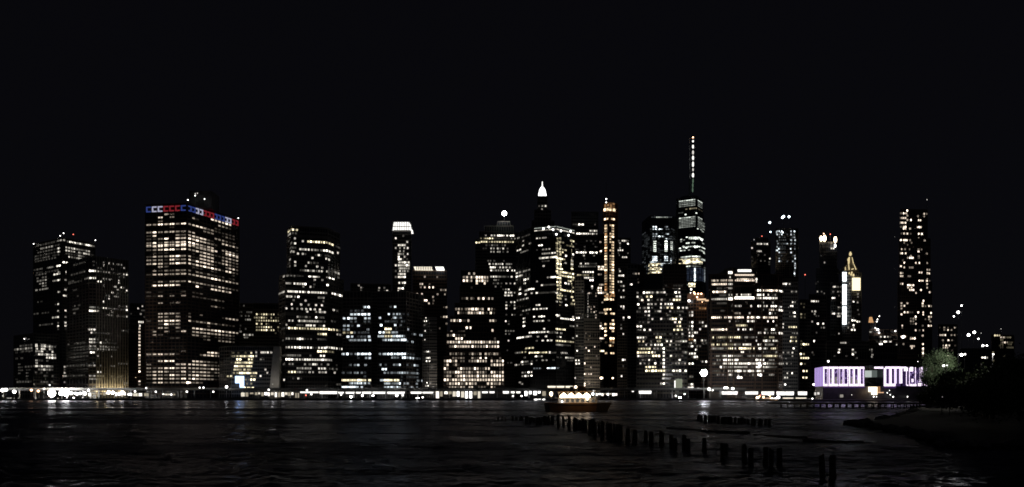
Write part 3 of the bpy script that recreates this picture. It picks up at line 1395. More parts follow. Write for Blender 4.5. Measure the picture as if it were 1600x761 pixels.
# vertical yellow seams of the right face
for x in (870.8, 874.2, 876, 893.5):
    y = 372
    while y < (478 if x > 871 else 470):
        z = t.z_at(x, y)
        if z and random.random() < .62: t.win(x, random.choice((2, 3, 3)), z, 'y', 1.3, 2.0)
        y += 3.1
P = t.tiers[0][0]
for a, b2, n_ in ((P[1], P[2], 7), (P[2], P[3], 6)):
    e = b2-a; L = e.length; ax = e/L; nn = Vector((ax.y, -ax.x)); nn = nn if nn.y < 0 else -nn
    for i in range(n_):
        if n_ == 7 and i == 0: continue
        q = a+e*((i+.5)/n_)
        part('parapet_light', MB().obox((q.x, q.y, t.ztop-1.1), ax, nn, L/n_*.9, 1.0, .6), win_mat('g', 2, 1.3), t.root)
        part('parapet_light', MB().obox((q.x, q.y, t.ztop-4.3), ax, nn, L/n_*.8, 1.2, .6), win_mat('n', 3 if i % 2 or n_ == 6 else 2, 1), t.root)
for x, y in ((849, 357.5), (857.5, 355), (864, 359), (876.5, 361), (891.5, 361.5), (869.3, 366.5), (888.3, 368)):
    h = t.hit(x, y=y)
    if h: part('parapet_lamp', MB().ball(h[0]+Vector((0, -1.2, 0)), 1.25, 8, 6), E['white3'], t.root)
t.done()

t = Tower('square_grey_tower', 'plain grey square-topped tower with one bright floor line just behind the wide glass tower',
          ([(893, 1230), (934.5, 1232)], 331), pitch=3.4, floor=4.6, facade='grey', ww=.75, wh=.5)
t.rows('''
@840,310
325 450-480:1 520-565:4 720:1
405 660-735:3
440 495-690:4 700-735:3
675 490-600:4 660-735:4
715 580:3 705:2
@840,400
35 590:1
95 540-630:3 650-730:1
130 520-600:2 620-720:1
200 570-690:4
238 505-590:3y 600-690:2y
272 565-690:3
303 660-690:4
380 680:4
405 680:2
''')
t.haze_rows(900, 934, 372, 392, .15)
t.done()

t = Tower('brown_ribbed_block', 'faint brown block with a thin vertical chain of lights left of the slender orange tower',
          [([(914, 1110), (934, 1112)], 455, 0), ([(903.5, 1104), (937, 1108)], 493, 0)],
          pitch=3.6, floor=4.5, facade='pale', ww=.5, wh=.5, depth=25, hue='w')
t.rows('''
@840,400
465 645:3 670:1 730:2
500 730:3
635 645:2 670:1 708:3
665 670:2
690 730:2
700 670:2 708:3
@840,480
100 728:3
130 728:3
325 555:4 602:2
350 720:1
405 635:2
495 715:4
508 575:1 605:3
545 555:2 640:4
610 737:2
705 545:2 590:4 625:1
@840,560
60 590:4
110 665:3
195 590:4 610-670:3
315 510:2 590:4 650:2
345 590:4
''')
y = 459
while y < 496:
    z = t.z_at(918.4, y)
    if z: t.win(918.4, 3, z, 'n', 1.5, 1.4)
    y += 2.25
for x, y, e_ in ((912, 600, 2200), (930, 598, 2200), (918, 560, 900), (921, 525, 700)):
    a = W(x, y, 1088)
    part('facade_light', MB().box((a.x-.4, a.y-.4, a.z-.4), (a.x+.4, a.y, a.z)), E['warm2'], t.root)  # added boxes in mid-air, their lights brighten the ribbed front
    lamp(t.root, a+Vector((0, 0, 1)), e_, (1, .82, .62), .6)
t.done()
t = Tower('grey_pier_block', 'thin grey unlit pier-like block at the right edge of the wide glass tower',
          ([(898.5, 1060), (912.5, 1058)], 431), pitch=4.5, floor=4.6, facade='pale', ww=.45, wh=.5, depth=20)
t.rows('''
@840,480
135 490-515:4 545:1
232 495:2
360 490:4
545 495:4
665 480-515:4
705 485-520:4
@840,560
245 470:3
''')
for y in (590, 540, 490, 450):
    a = W(906, y, 1040); lamp(t.root, a, 420, (1, .92, .82), .6)
    part('facade_ball_light', MB().ball(a, .3, 6, 4), E['warm2'], t.root)  # added balls in mid-air, their lights brighten the grey pier
t.done()

# --- slender orange tower
t = Tower('slender_orange_tower', 'very slender tower with double columns of orange rooms and a lit crown below a mast',
          ([(942.5, 1180), (952, 1174), (965, 1182)], 317), pitch=3.8, floor=4.2, facade='brick', hue='a', ww=.85, wh=.66, depth=24)
t.rows('''
@840,310
68 850-950:2o
90 850-950:2o
112 850-950:2o
138 840-960:4
150 840-960:4
260 845-870:4 935-955:4
@840,400
480 870:4 930-950:2o
500 850-950:3o
520 855-870:3 900:3o
545 845-870:4 890-920:4 940:3
670 840-870:4 905:4
695 850:3
720 855:4 925-950:4
@840,480
165 940:4
212 850:4 915-945:4
262 850:4 915-945:4
300 850:4 940:4
352 850:4
390 915-945:4
415 915-945:3o
440 855:1 915-945:2
480 905:4 935:2o
575 855:4 925-945:4
''')
y = 352.5
while y < 460:
    z = t.z_at(947, y)
    if z:
        t.levels.add(z)
        if random.random() < .9: t.win(946.6, random.choice((3, 4, 4)), z, 'a', 3.6, 2.8)
        else: t.win(946.6, 3, z, 'o', 3.2, 2.6)
        if y > 400 or random.random() < .5: t.win(953.3, random.choice((2, 3, 3)), z, 'a', 2.8, 2.4)
        if random.random() < .88 or y > 400: t.win(957.4, random.choice((3, 4, 4)), z, 'a', 3.4, 2.8)
    y += 4.35
q = W(947.3, 310, 1180)
po = part('roof_mast', MB().tube((q.x, 1182, t.ztop-1), (q.x, 1182, q.z+24), .5, .2), M['steel'], t.root)
for y in (311, 316.5):
    t.roof_light(947.3, y, 1180, 1.0)
a = W(954, 326, 1165); lamp(t.root, a, 900, (1, .5, .22), .6)
t.done()
t = Tower('side_shoulder_block', 'low dark block with stacked warm rooms touching the left side of the slender orange tower',
          ([(933.8, 1150), (942.8, 1150)], 366), pitch=3.2, floor=4.2, facade='brick', hue='w', ww=.8, wh=.6, depth=20)
t.rows('''
@840,310
545 785:3
660 785-795:4
690 785:1
@840,400
135 765-820:4
165 765-820:4
230 765-790:2
360 780-820:3
400 760-790:4
430 755-790:4
460 765-820:4
580 810:2
710 780-820:2
@840,480
200 790:2
235 785:4
265 775-815:4
295 780:1
390 780-820:4
425 790:1
547 780-820:4y
@840,560
245 780-810:4
''')
t.done()

t = Tower('outline_lit_block', 'small distant block with its outline traced by lights right of the slender orange tower',
          ([(963, 1400), (985, 1400)], 372), pitch=3.2, floor=4.5, facade='stone', hue='n')
t.rows('''
@840,310
530 1010-1020:2 1060-1100:3 1130:2
560 1030:2
568 1130:4
590 1030:1
620 1030:2
648 1010-1060:3
685 1010:1 1130:2
710 1020:1
735 1070-1110:3
@840,400
15 1065-1110:3
''')
t.done()
t = Tower('twin_column_block', 'black block with two sparse columns of small lights right of the slender orange tower',
          ([(965, 1120), (980, 1120)], 417), pitch=3.6, floor=4.4, facade='stone', ww=.6, wh=.6, depth=20)
t.rows('''
@840,400
165 1020:1
190 1030:4
245 1020-1070:4
322 1010:3 1045:4
375 1045:2 1075:3
430 1018:1 1075:3
515 1045:3 1075:3
630 1045:3 1075:3
655 1075:2
@840,480
10 1075:3
130 1075:3
155 1075:2
220 1045:1
265 1045:2
335 1070:3
658 1065-1090:4
735 1070:1
@840,560
100 1070:1
222 1050:4
''')
t.done()
t = Tower('blank_grey_slab', 'blank dark grey slab with a single light between the two-column block and the wide office block',
          ([(980, 1075), (995.5, 1078)], 412), pitch=5, floor=4.8, facade='grey', depth=25)
t.rows('''
@840,480
127 1135-1150:4
@840,400
355 1160-1180:4
220 1190-1210:1 1230-1265:3w
''')
t.done()
t = Tower('background_block', 'low dark block with a few dim rooms left of the chamfered glass tower',
          ([(983, 1300), (1006, 1300)], 414), pitch=3, floor=4.6, facade='brick', hue='w')
t.rows('''
@840,400
220 1190-1210:1 1230-1265:3
290 1250:1
330 1205:2 1260:2
355 1165-1180:4 1205:1
''')
t.done()

# --- chamfered glass tower
t = Tower('chamfered_glass_tower', 'bluish glass tower with chamfered corner and bright vertical strips, left of the spire tower',
          ([(1003.5, 1700), (1015.5, 1640), (1050, 1640), (1057.5, 1665)], 337.5, 1), pitch=3.0, floor=3.0, facade='dark', hue='k',
          ww=.8, wh=.6, depth=40, gain=1.0)
t.rows('''
@980,320
155 310-340:1 370-500:3g 520-550:1
275 330-360:4 480-500:2
305 330-360:4 405-430:4 490-515:2
365 330-365:3 490-510:3
395 330-390:3 405-440:4
425 490-515:3 520-560:1
650 325-365:4 475-500:4
672 325-365:4 475-500:4 545:2
695 325-365:4 475-500:3 550:3
718 290-310:3 325-365:3 545:3
742 280-315:3y 325-400:3y 420-460:3y 490-550:3
@980,400
25 330-360:4g 
45 330-360:3 
75 290-305:3
100 280-305:3y 325-410:3y 425-465:3
122 275-305:3y 325-410:4y 425-465:3
145 290-305:3y 325-410:3y 430:2
168 280-305:3y 325-420:4y
190 290-305:2y 325-410:4y
215 270-305:3y 325-415:4y
''')
for y in range(0, 150, 22):
    for x0, x1 in ((330, 362), (472, 500), (545, 565)):
        if x0 > 500 and (y < 10 or y > 130): continue
        yy = 320+(448+y)/8
        z = t.z_at(980+x0/8, yy)
        t.win(980+(x0+x1)/16, 4 if x0 < 500 else 3, z, 'g', (x1-x0)/8+.6, 2.7)
t.haze_rows(1005, 1056, 358, 427, .5)
a = W(1030, 337, 1640)
t.done()

# --- the spire tower: square base turning into a square rotated by 45 degrees
Y0 = 1762.0
cx = (1082.3-CX)/F*1732
zr = CH+(HY-308.5)/F*1735
r_ = root('spire_tower', 'tallest glass tower with tapering facets topped by a lit banded spire', 'skyscraper', (cx, Y0, GROUND))
ang0 = math.radians(-90+14)
R = 30.5
top = [(cx+R*math.cos(ang0+i*PI/2), Y0+R*math.sin(ang0+i*PI/2)) for i in range(4)]
Rb = 43.0
bot = [(cx+Rb*math.cos(ang0+PI/4+i*PI/2), Y0+Rb*math.sin(ang0+PI/4+i*PI/2)) for i in range(4)]
zb = 56.0
mb = MB()
mb.v = [(p[0], p[1], zb) for p in bot]+[(p[0], p[1], zr) for p in top]
for i in range(4):
    j = (i+1) % 4
    mb.f.append((i, 4+j, 4+i)); mb.f.append((i, j, 4+j))
mb.f.append((4, 5, 6, 7)); mb.f.append((3, 2, 1, 0))
part('faceted_shaft', mb, M['glass'], r_)
part('podium', MB().prism(bot, GROUND, zb), M['grey'], r_)
rb = MB().prism([(cx+(p[0]-cx)*1.01, Y0+(p[1]-Y0)*1.01) for p in top], zr, zr+2.2)
part('roof_parapet', rb, M['steel'], r_)
class Spire(Tower):
    def __init__(s):
        s.root = r_; s.wins = []; s.levels = set(); s.pitch = 3.1; s.floor = 3.0; s.hue = 'g'; s.ww = .86; s.wh = .62
        s.gain = 1; s.grid = False; s.fins = None; s.ztop = zr; s.facade = 'dark'
        s.bvh = BVHTree.FromPolygons(mb.v, mb.f)
        s.tiers = []
t = Spire()
def zof(y): return CH+(HY-y)/F*(Y0-R)
for y0, y1, n_, lv in ((311.3, 320, 4, 2.0), (338.5, 353.5, 7, 2.0)):
    for i in range(n_):
        z = zof(y0+(y1-y0)*i/(n_-1))
        for j in range(12):
            x = 1062.6+j*3.68
            if abs(x-1088.9) < 1.2: continue
            t.win(x, 3 if i == 0 else 2, z, 'g', 3.1, 1.5)
            if i: t.win(x, 2, z, 'g', 3.1, 1.5)
t.rows('''
@980,320
55 740-860:2y 900-930:1y
103 650-690:1 
103 865:3
122 730:4
300 885:4 
312 925:3
335 945:3
405 745:4
412 780-930:4
426 780-930:4
430 940:3
435 675:3
440 710:2
460 675:2
480 745-840:3
484 950:3
520 700:3
530 710-820:3 845-905:4
535 940-1010:3
545 660:4 740:4 850:4
575 670:3 690-800:3 910-1000:3
605 960-1000:3
655 680-740:3 760-800:3 820-910:4
685 660-760:3y 
685 930-1010:3
700 700-900:4y
718 710-930:4y
740 655-740:4y 760-930:3y
@980,400
15 690-740:3 760-910:3
45 660-740:3 760-900:3y 
40 940-1010:3
75 720-930:4y
97 655-740:4y 765-930:3
130 750-780:3 800-910:2 970:2
345 780-840:4y
362 725-760:3 780-840:4y
380 780-840:4y
''')
y = 157
while y < 320:
    z = t.z_at(1076, 400+y/8)
    for x, l in ((1071.7, 3), (1085.7, 4), (1101, 2)):
        t.win(x, l, z, 'k', 2.3 if x == 1085.7 else 1.5, 1.9)
    for x in (1075, 1079, 1082, 1090, 1094, 1098): t.win(x, 1, z, 'b', 3, 1.4)
    y += 21
t.done()
# facet edges, antenna base ring and spire
for a, b2 in ((bot[0], top[0]), (bot[3], top[0]), (bot[3], top[3]), (bot[0], top[1])):
    part('facet_edge', MB().tube((a[0], a[1], zb), (b2[0], b2[1], zr), .5), M['steel'], r_)
zt = CH+(HY-213.5)/F*Y0
zs0 = zr+2.2
part('ring_platform', MB().cyl((cx, Y0, zs0), 17, 19, 4, 20), M['steel'], r_)
sp = part('spire', MB().tube((cx, Y0, zs0), (cx, Y0, zt), 1.8, .5), M['steel'], r_)
def spire_piece(name, x, y, r0, h, m):
    z = CH+(HY-y)/F*Y0; c = (x-CX)/F*Y0
    o = bpy.data.objects.new(name, MB().ball((c, Y0-1.5, z), r0, 8, 6, h/r0).mesh(name, m, r_.location))
    COL.objects.link(o); o.parent = sp
for y, r0, h in ((221, 1.9, 2.6), (229.5, 2.1, 4.2), (238.5, 2.0, 4.6), (247, 2.1, 4.8), (257, 2.0, 6.0), (265.5, 1.6, 3.2), (274, 2.3, 5.0)):
    spire_piece('spire_light', 1082.6, y, r0, h, E['crown'] if y not in (238.5, 265.5) else E['white2'])
spire_piece('spire_light', 1082.6, 215, 1.5, 1.6, E['orange'])
for y, x in ((283, 1082.6), (290, 1082.2), (297, 1082)):
    spire_piece('spire_base_glow', x, y, 1.5, 5.2, E['greenspire'])

# ================================================================== right-hand half
t = Tower('wide_office_block', 'wide black office block with scattered bright rooms in front of the spire tower',
          ([(994.5, 1045), (1036, 1040), (1073.5, 1042)], 452), pitch=4.6, floor=5.8, facade='stone', ww=.66, wh=.5, hue='n')
t.rows('''
@980,400
460 130:2 210-250:4 275:3 315:2 345:1 378:3 415-440:2 465:4 605-650:4
510 130:4 175:1 250-300:4y 620:4 660:3
552 150:1 188:4w 265:4 305:1 380-430:2 465:1 535:1 585-655:4y
605 140:4 265:4 305:3 355:2 420:3 480-555:4 
650 157:2 200:1 222:2 265:4 310:1 420:4 465:1 505-560:4y 640:4 700-745:4
695 125:1 157:1 230-270:4 355:1 390-410:3 535:2 590-690:1
742 270:4 505:1 535:1 660:2
@980,480
100 225:1 
148 265:1 315:3 425:4 465:1 510:1 540:2 570-605:4y 675:3
190 157:1 200:1 265:2 600:4 655:4y
240 130-170:4 630:3y 665:4y
285 135:1 165:2 218:4 285:3 590-680:4y
335 340-380:1 430-470:1 540:1 620:1 690:2
380 135-200:4 235:2 370-415:4y 570-690:1
428 150-200:3y 300:2 380-410:3y 495-550:3 610-670:2 705:3 735:3
472 155:1 190:1 235:3 300:3 350-430:4 535:3 610-650:2
520 150-280:3y 340-420:2 455:4 610:2 660:1
567 135-195:4y 230-310:4y 345:2 455:4 700:1 730:3
610 140:4 170-300:2 330-400:4y 455:4 548:3 570-690:1
660 195:2 230:1 272:3 310:1 345:1 455:4 535:1 655:3
703 165:3 220-270:2 350:4 420:2 455:4 570-720:2
748 240-320:4y 350:3y 455:4
@980,555
195 240-310:4y 330-460:4y 580-660:4 730:4
242 455:4
290 450:4
355 420:3 455:4
''')
t.done()
t = Tower('unlit_black_block', 'black unlit block rising between the chamfered glass tower and the spire tower',
          ([(1036, 1120), (1072, 1122)], 412.5), pitch=4.4, floor=5.2, facade='dark')
t.rows('''
@980,400
370 590-680:1
415 580-640:1 655:3
418 455:2
370 485:1
''')
t.done()
r = root('lit_hoarding', 'small pale greenish lit wall low on the wide black office block', 'panel', W(1061, 605, 1030))
a = W(1056, 608, 1030); c = W(1066, 592, 1030)
part('panel', MB().box((a.x, 1030, a.z), (c.x, 1030.6, c.z)), emat('pale_green', (.8, .85, .62), .25), r)
a = W(1053.6, 606, 1030); c = W(1055.4, 594.5, 1030)
part('edge_strip', MB().box((a.x, 1029.6, a.z), (c.x, 1030, c.z)), E['strip'], r)
part('post', MB().box((a.x+1, 1030.6, GROUND), (a.x+6, 1031.4, c.z)), M['grey'], r)

t = Tower('cornice_block', 'narrow brown block with a glowing copper cornice in front of the spire tower',
          ([(1074.5, 1085), (1088, 1080), (1104.5, 1082)], 467), pitch=3.4, floor=5.0, facade='brick', ww=.8, wh=.6, hue='n', depth=25)
t.rows('''
@980,400
705 815:3
742 785:3 815:4
655 905-950:2o 975:2o
@980,480
65 780:2 815:4
103 785:3 815:4
190 785:2 815:4
190 905:2 940:3
238 780:2 815:4 945:2 985:3
278 765:2 812:3 910:3
320 780-820:3 850-870:3
360 780-820:4
405 780-815:2o
415 845:4 935:4 978:2
450 780-800:2 855:2 945:1 990:1
490 770:1 800-820:4 870:2 910:2
530 860:4
580 785:3 810:3 845:3
622 815:1 845-870:4
680 940:2 990:4
705 780-820:4
@980,555
270 790-820:2
365 775:2 800-820:4
405 770:4 795-820:4
''')
for i, (x0, x1, y0, y1) in enumerate(((1089.5, 1103, 466.5, 469), (1102.5, 1110.5, 468.3, 470.5))):
    a = W(x0, y1, 1078); c = W(x1, y0, 1078)
    part('lit_cornice', MB().box((a.x, 1078, a.z), (c.x, 1080, c.z)), E['crownw'] if 0 else emat('copper_glow', (1, .68, .42), .9), t.root)
h_ = MB()
a = W(1073.5, 458.5, 1083)
part('upper_block', MB().box((W(1074.5, 0, 1082).x, 1084, t.ztop), (W(1101, 0, 1082).x, 1100, a.z)), M['brick'], t.root)
for x, y, l in ((1084.5, 457, 1), (1085.5, 459, 1), (1090.8, 459, 1), (1095.8, 459, 1), (1089.2, 464.3, 1), (1080, 452, 1), (1079, 457.5, 0), (1076.7, 470, 2), (1097.3, 471.8, 0)):
    p = W(x, y, 1077)
    b_ = MB().ball(p, .6+.55*l, 8, 6)
    part('facade_ball_light', b_, E['orange'] if l < 2 and x > 1083 else E['white3'], t.root)
lamp(t.root, W(1096, 474, 1070), 1100, (1, .6, .35), .6)
lamp(t.root, W(1080, 440, 1076), 500, (1, .6, .35), .6)
t.done()

t = Tower('banded_office_complex', 'broad office block with dense bright floor bands and raised centre, right half of the skyline',
          ([(1107.5, 1003), (1136.5, 1000), (1180, 1000), (1216, 1002), (1222, 1010)], 428.5, 1), pitch=2.85, floor=5.75,
          facade='brick', ww=.74, wh=.52, hue='n', depth=50)
ct = MB(); a = W(1137, 418, 1001); c = W(1181, 428, 1001)
ct.box((a.x, 1001, t.ztop), (c.x, 1040, W(0, 418.5, 1001).z))
part('raised_centre', ct, M['glass'], t.root)
t.rows('''
@1100,410
185 325:3
210 420-600:3w 655:4
225 395-625:4w 300-350:3w
228 105-285:3w
240 655:4
275 85-285:4w 310-350:3
325 170-285:1 310-345:2
350 675-705:4 735-910:4w 940-975:4
370 95-285:4w 330:1
405 315-345:3 410:3 470-580:3 670-710:4 740:4 805:3 860:1 890:2
412 200-280:1
445 310-360:4 380-630:4 640-710:4 735-910:4
460 95-285:3
500 535:1 740:2 860:3
512 170-280:1
545 345:1 395-460:3 590:3 680-705:4 755-785:3 845-900:4
592 740:2 820-910:3w 940-975:4
605 215-250:1 350:1
635 390-450:2w 570:3 825:4 850:2 890:1
690 100-285:4w 300-360:4w 380-485:4w 550-620:4w 650-690:4 735-910:4w
735 320:3 400-430:1 475:1 550-625:4 650:1 800:4 865:4 
@1100,490
148 410-540:3y 905:2
200 95-285:4w 430:4 490-520:4 580-600:3 765-785:2 850-875:4
240 685-710:3 760:4 800:2 840-895:2 945-975:4
298 90-280:3y 305-360:3y 385-440:4y 470:1 515-620:2 655:2 735-870:2y
340 170-200:1 250:1 335:2 520:1 655:3 740-780:4 800-910:3
388 100-280:3y 310-360:2y 385-580:3 680-705:3 770-880:2
437 95-280:2 305-360:4y 390:3 445-625:4y 650-710:4 740-810:3 840-910:3y
480 470-490:3 570:1 740:2 780-880:1 905:3
530 90-230:2 245-280:3 305-360:4 385-480:2 550-620:2 660-710:2 735-910:3y 940-960:2
580 170-200:2 250-280:4 305-360:4 385-420:4 430-600:1 650-710:4 740:4 815-875:2
625 90-200:2 245-280:4 305-360:4 380-625:4 650-700:4 735-790:4 800-910:2 940-990:2
668 210:4 250-280:2 310-360:2 385-480:3 490-620:2 650-730:4 740-850:3 860-900:1
718 90-200:1 250:1 305-360:3 390:4 420-460:4 500-520:3 550-590:4 615:3 650-710:4 740:3
@1100,560
205 170-240:2 305-345:3 390:1 430:2 510:1 570:1 615:2 680-730:4 820-870:2
240 420-470:4
''')
def strip(x0, x1, y0, y1, Y, m, name='lit_floor_strip', par=None):
    a = W(x0, y1, Y); c = W(x1, y0, Y)
    return part(name, MB().box((a.x, Y-.35, a.z), (c.x, Y, c.z)), m, par.root)
strip(1152.5, 1174, 421, 424.8, 1001, E['crown'], par=t)
strip(1148, 1178, 428.6, 431, 1000, win_mat('w', 3, 1.3), par=t)
strip(1138, 1144, 424, 428, 1000.5, win_mat('n', 4, 1.3), 'lit_room', t)
strip(1148.3, 1178.5, 463.5, 467.5, 1000, win_mat('n', 4, 1.3), par=t)
strip(1138, 1146, 465.5, 469, 1000, win_mat('n', 4, 1.3), par=t)
for i, x in enumerate((1110.5, 1136.6, 1145.8, 1179.6, 1190.8, 1215.4)):
    a = W(x, 420, 999.6)
    zt_ = t.ztop if x not in (1145.8,) else W(0, 418, 1000).z
    part('facade_pier', MB().box((a.x-.8, 998.4, GROUND+1), (a.x+.8, 999.7, zt_)), M['brick'], t.root)
for x, y in ((1186.5, 568), (1187.5, 571), (1188.5, 586), (1154, 589.5)):
    a = W(x, y, 985)
    part('terrace_lamp', MB().ball(a, 1.5, 8, 6), E['white3'], t.root)
t.done()

t = Tower('grey_brick_tower', 'grey softly lit block standing at the right end of the banded office block',
          ([(1222.5, 1040), (1246.5, 1042)], 441), pitch=3.4, floor=5.3, facade='grey', ww=.6, wh=.5, depth=30)
t.rows('''
@1120,410
268 825-870:4 908:3
365 935:2 960:1 990:3
497 950:3 980:2
545 925-945:4
628 910:1 960-975:4
675 910-940:1 970:4
@1120,490
35 910-940:1 975:4
130 828:3
168 905-990:4y
172 825:3
245 970-1005:2
297 930:4y 955-985:3y
343 820:2 925:4y 950-990:3y
435 960:4
487 830:2 880-900:2 945:3
532 945:2
625 825:3 875:3 930:2
745 880:3 940:4
@1120,560
240 850-880:3
325 850:4
''')
for x, y, e_ in ((1234, 604, 2600), (1228, 560, 1300), (1238, 520, 900), (1232, 480, 700)):
    a = W(x, y, 1012)
    part('facade_light', MB().box((a.x-.4, a.y-.4, a.z-.4), (a.x+.4, a.y, a.z)), E['white2'], t.root)  # added boxes in mid-air, stand in for street light on the facade
    lamp(t.root, a+Vector((0, 0, 1)), e_, (1, .95, .9), .6)
t.done()

t = Tower('dim_notched_tower', 'dim tower with a short lit bar below a red beacon, behind the banded office block',
          [([(1181, 1500), (1201, 1500)], 372), ([(1173.5, 1495), (1203.5, 1498)], 378)], pitch=3.3, floor=4.6, facade='stone')
t.rows('''
@1120,330
408 510-580:3 600-630:3
460 440:3
500 510-555:3
545 520:1 600:1
575 440:1
593 665:3
620 440:1 550:1 600:1
635 655:1
665 655:1
''')
t.roof_light(1190.6, 369, 1500, .9, E['red'])
t.roof_light(1178.3, 374.6, 1496, .8, E['white2'])
t.roof_light(1202.8, 347.8, 1500, 2.0, E['cool'])
t.roof_light(1203.8, 362.5, 1500, 1.4, E['cool'])
t.done()

t = Tower('twin_lamp_tower', 'tower with cool white window columns under two bright roof lamps, right half of the skyline',
          ([(1212, 1450), (1247, 1452)], 357), pitch=3.2, floor=4.7, facade='stone', hue='k', ww=.6, wh=.5)
t.rows('''
@1120,330
250 755-780:3 815:4 930:4 970:4
265 745:3 800-825:4 855:1
290 755:3 780:2 815:4 880:1 930:4 965:2
325 785:3 820-850:1 930:1 950:2 970:2
360 785-860:1 930:4 980:4
375 755:2
405 765:3 790-860:1 880:3 930:3 975:3
445 755:2 790-850:1 975:1
470 775:4 800-850:1 925:4 975:2
490 745-760:4
515 780:3 800-850:1 930:4
555 780-810:1 955:1 975:2
590 780:2 980:3
625 780:3 805:1 880:1 950:2 975:1
655 980:3
680 980:2
710 980:4
735 980:1
@1120,410
15 980:2
40 975:2
68 980:3
115 970:2
140 970:4
165 975:2
''')
for x, y in ((1222.5, 340), (1224.5, 338.3), (1232.8, 338.8)):
    t.roof_light(x, y, 1450, 2.0, E['cool'])
t.done()

t = Tower('background_block', 'narrow dark block with warm paired rooms just right of the grey softly lit block',
          ([(1249, 1080), (1266, 1085)], 468), pitch=3.6, floor=5.4, facade='stone', hue='y')
t.rows('''
@1120,410
517 1055:1 1095:1
560 1090:1
648 1055:3 1100:1
688 1055:2 1100:1
@1120,490
345 1055:1
383 1055:2 1085-1140:4
430 1055:1
505 1050:4 1090:3
555 1055:3 1085-1140:4
628 1055:4 1100:2
718 1085-1125:4
@1120,560
240 1080-1120:4
''')
t.roof_light(1258, 429.3, 1082, .8, E['red'])
t.done()
t = Tower('background_block', 'dark block with clusters of small lights at the foot of the flame-lit tower',
          ([(1264, 1130), (1291, 1135)], 460), pitch=3.3, floor=5, facade='stone', hue='n')
t.rows('''
@1260,440
245 65:3 90-120:4 145:3
372 72:3 105-118:4
405 105:3
430 120:1 150:1
500 72:3
525 143:4 210:4
575 190:2 220:3
637 125:1
743 95:4
@1260,520
145 5:3
245 75:1
275 90:1
315 10:4
''')
t.done()
t = Tower('flame_lit_tower', 'dark tall tower with flame-like lamps on its two roof corners',
          [([(1280.5, 1350), (1307.5, 1352)], 378, 0), ([(1275, 1346), (1310, 1348)], 420, 0)], pitch=3.3, floor=4.8, facade='dark')
t.rows('''
@1260,350
270 357:4
305 313:3 340:3
315 385:1
482 225:2
540 120:1 160:1
635 118:2 145:1
745 118:2
@1260,440
25 120:1
125 140:2 190:1
147 225:2
175 190:1
275 190:1
''')
for x, y, r_s in ((1282.6, 373, 1.0), (1288, 372.5, 1.2), (1304.8, 374.5, 1.1), (1304.5, 384, .7)):
    p = W(x, y, 1346)
    b_ = MB().ball((p.x, 1345, p.z), 2.3*r_s, 8, 8, 1.9)
    part('corner_flame_lamp', b_, E['warm4'] if y < 380 else E['white3'], t.root)
for x, y in ((1287, 365), (1297.3, 366)):
    t.roof_light(x, y, 1348, .9, E['orange' if x < 1290 else 'red'])
for x, y in ((1276.5, 470), (1278, 440), (1283, 400)):
    lamp(t.root, W(x, y, 1325), 350, (.9, .93, 1), .6)
    part('facade_ball_light', MB().ball(W(x, y, 1325), .25, 6, 4), E['white2'], t.root)  # balls hang in the air, well clear of the facade
t.done()
t = Tower('background_block', 'low dark block with stubby lit rows touching the left side of the pyramid-topped tower',
          ([(1298, 1210), (1317, 1212)], 442), pitch=3.4, floor=4.8, facade='stone')
t.rows('''
@1260,440
65 340-360:4 395-430:2
125 335:2 395-430:2
175 405:1
205 330-350:4
262 435:2
322 400-425:2
325 272:3
350 400:1
400 330-345:4 370:1 400-435:3
433 395-415:3
650 405:2
''')
t.done()
t = Tower('pyramid_topped_tower', 'tower with a gold-lit pyramid roof, a glowing cream panel and a white vertical light strip',
          ([(1316, 1180), (1330, 1178), (1345.5, 1186)], 425, 1), pitch=3.3, floor=4.7, facade='stone', ww=.62, hue='n', depth=26)
t.rows('''
@1260,440
25 540:3
120 530:1
155 645:2
190 645:2
250 590:4 640:1
260 640:2
320 545:1
355 645:2
410 655:1
455 590:1
485 575-605:4 
500 635-660:4
512 530:2
545 590:4
575 525:2 590:3
603 565-600:4
''')
Yp = 1176
for y0, y1 in ((425.5, 432), (432.8, 434), (434.8, 439.5), (444.5, 476.3), (479, 507)):
    a = W(1316.4, y1, Yp); c = W(1322.4, y0, Yp)
    part('vertical_light_strip', MB().box((a.x, Yp-.6, a.z), (c.x, Yp, c.z)), win_mat('k', 4, 1.3), t.root)
a = W(1331.5, 454, Yp); c = W(1344.2, 434, Yp)
part('glowing_panel', MB().box((a.x, Yp-.6, a.z), (c.x, Yp, c.z)), emat('cream_glow', (1, .88, .55), 1.6), t.root)
bl = [W(1319, 423.5, 1180), W(1343, 423.5, 1184)]
q0, q1 = bl
ap = W(1328.8, 397, 1192)
mb = MB(); zb_ = q0.z
b4 = [(q0.x, 1180), (q1.x, 1184), (q1.x, 1206), (q0.x, 1206)]
b5 = [(W(1324.5, 0, 1190).x, 1190), (W(1334, 0, 1190).x, 1190), (W(1334, 0, 1190).x, 1200), (W(1324.5, 0, 1190).x, 1200)]
b6 = [(ap.x-1.6, 1193), (ap.x+1.6, 1193), (ap.x+1.6, 1197), (ap.x-1.6, 1197)]
mb.prism(b4, zb_, W(0, 412, 1190).z, b5)
part('pyramid_lower', mb, M['stone'], t.root)
part('pyramid_upper', MB().prism(b5, W(0, 412, 1190).z, ap.z, b6), M['stone'], t.root)
gold = win_mat('d', 3, 1)
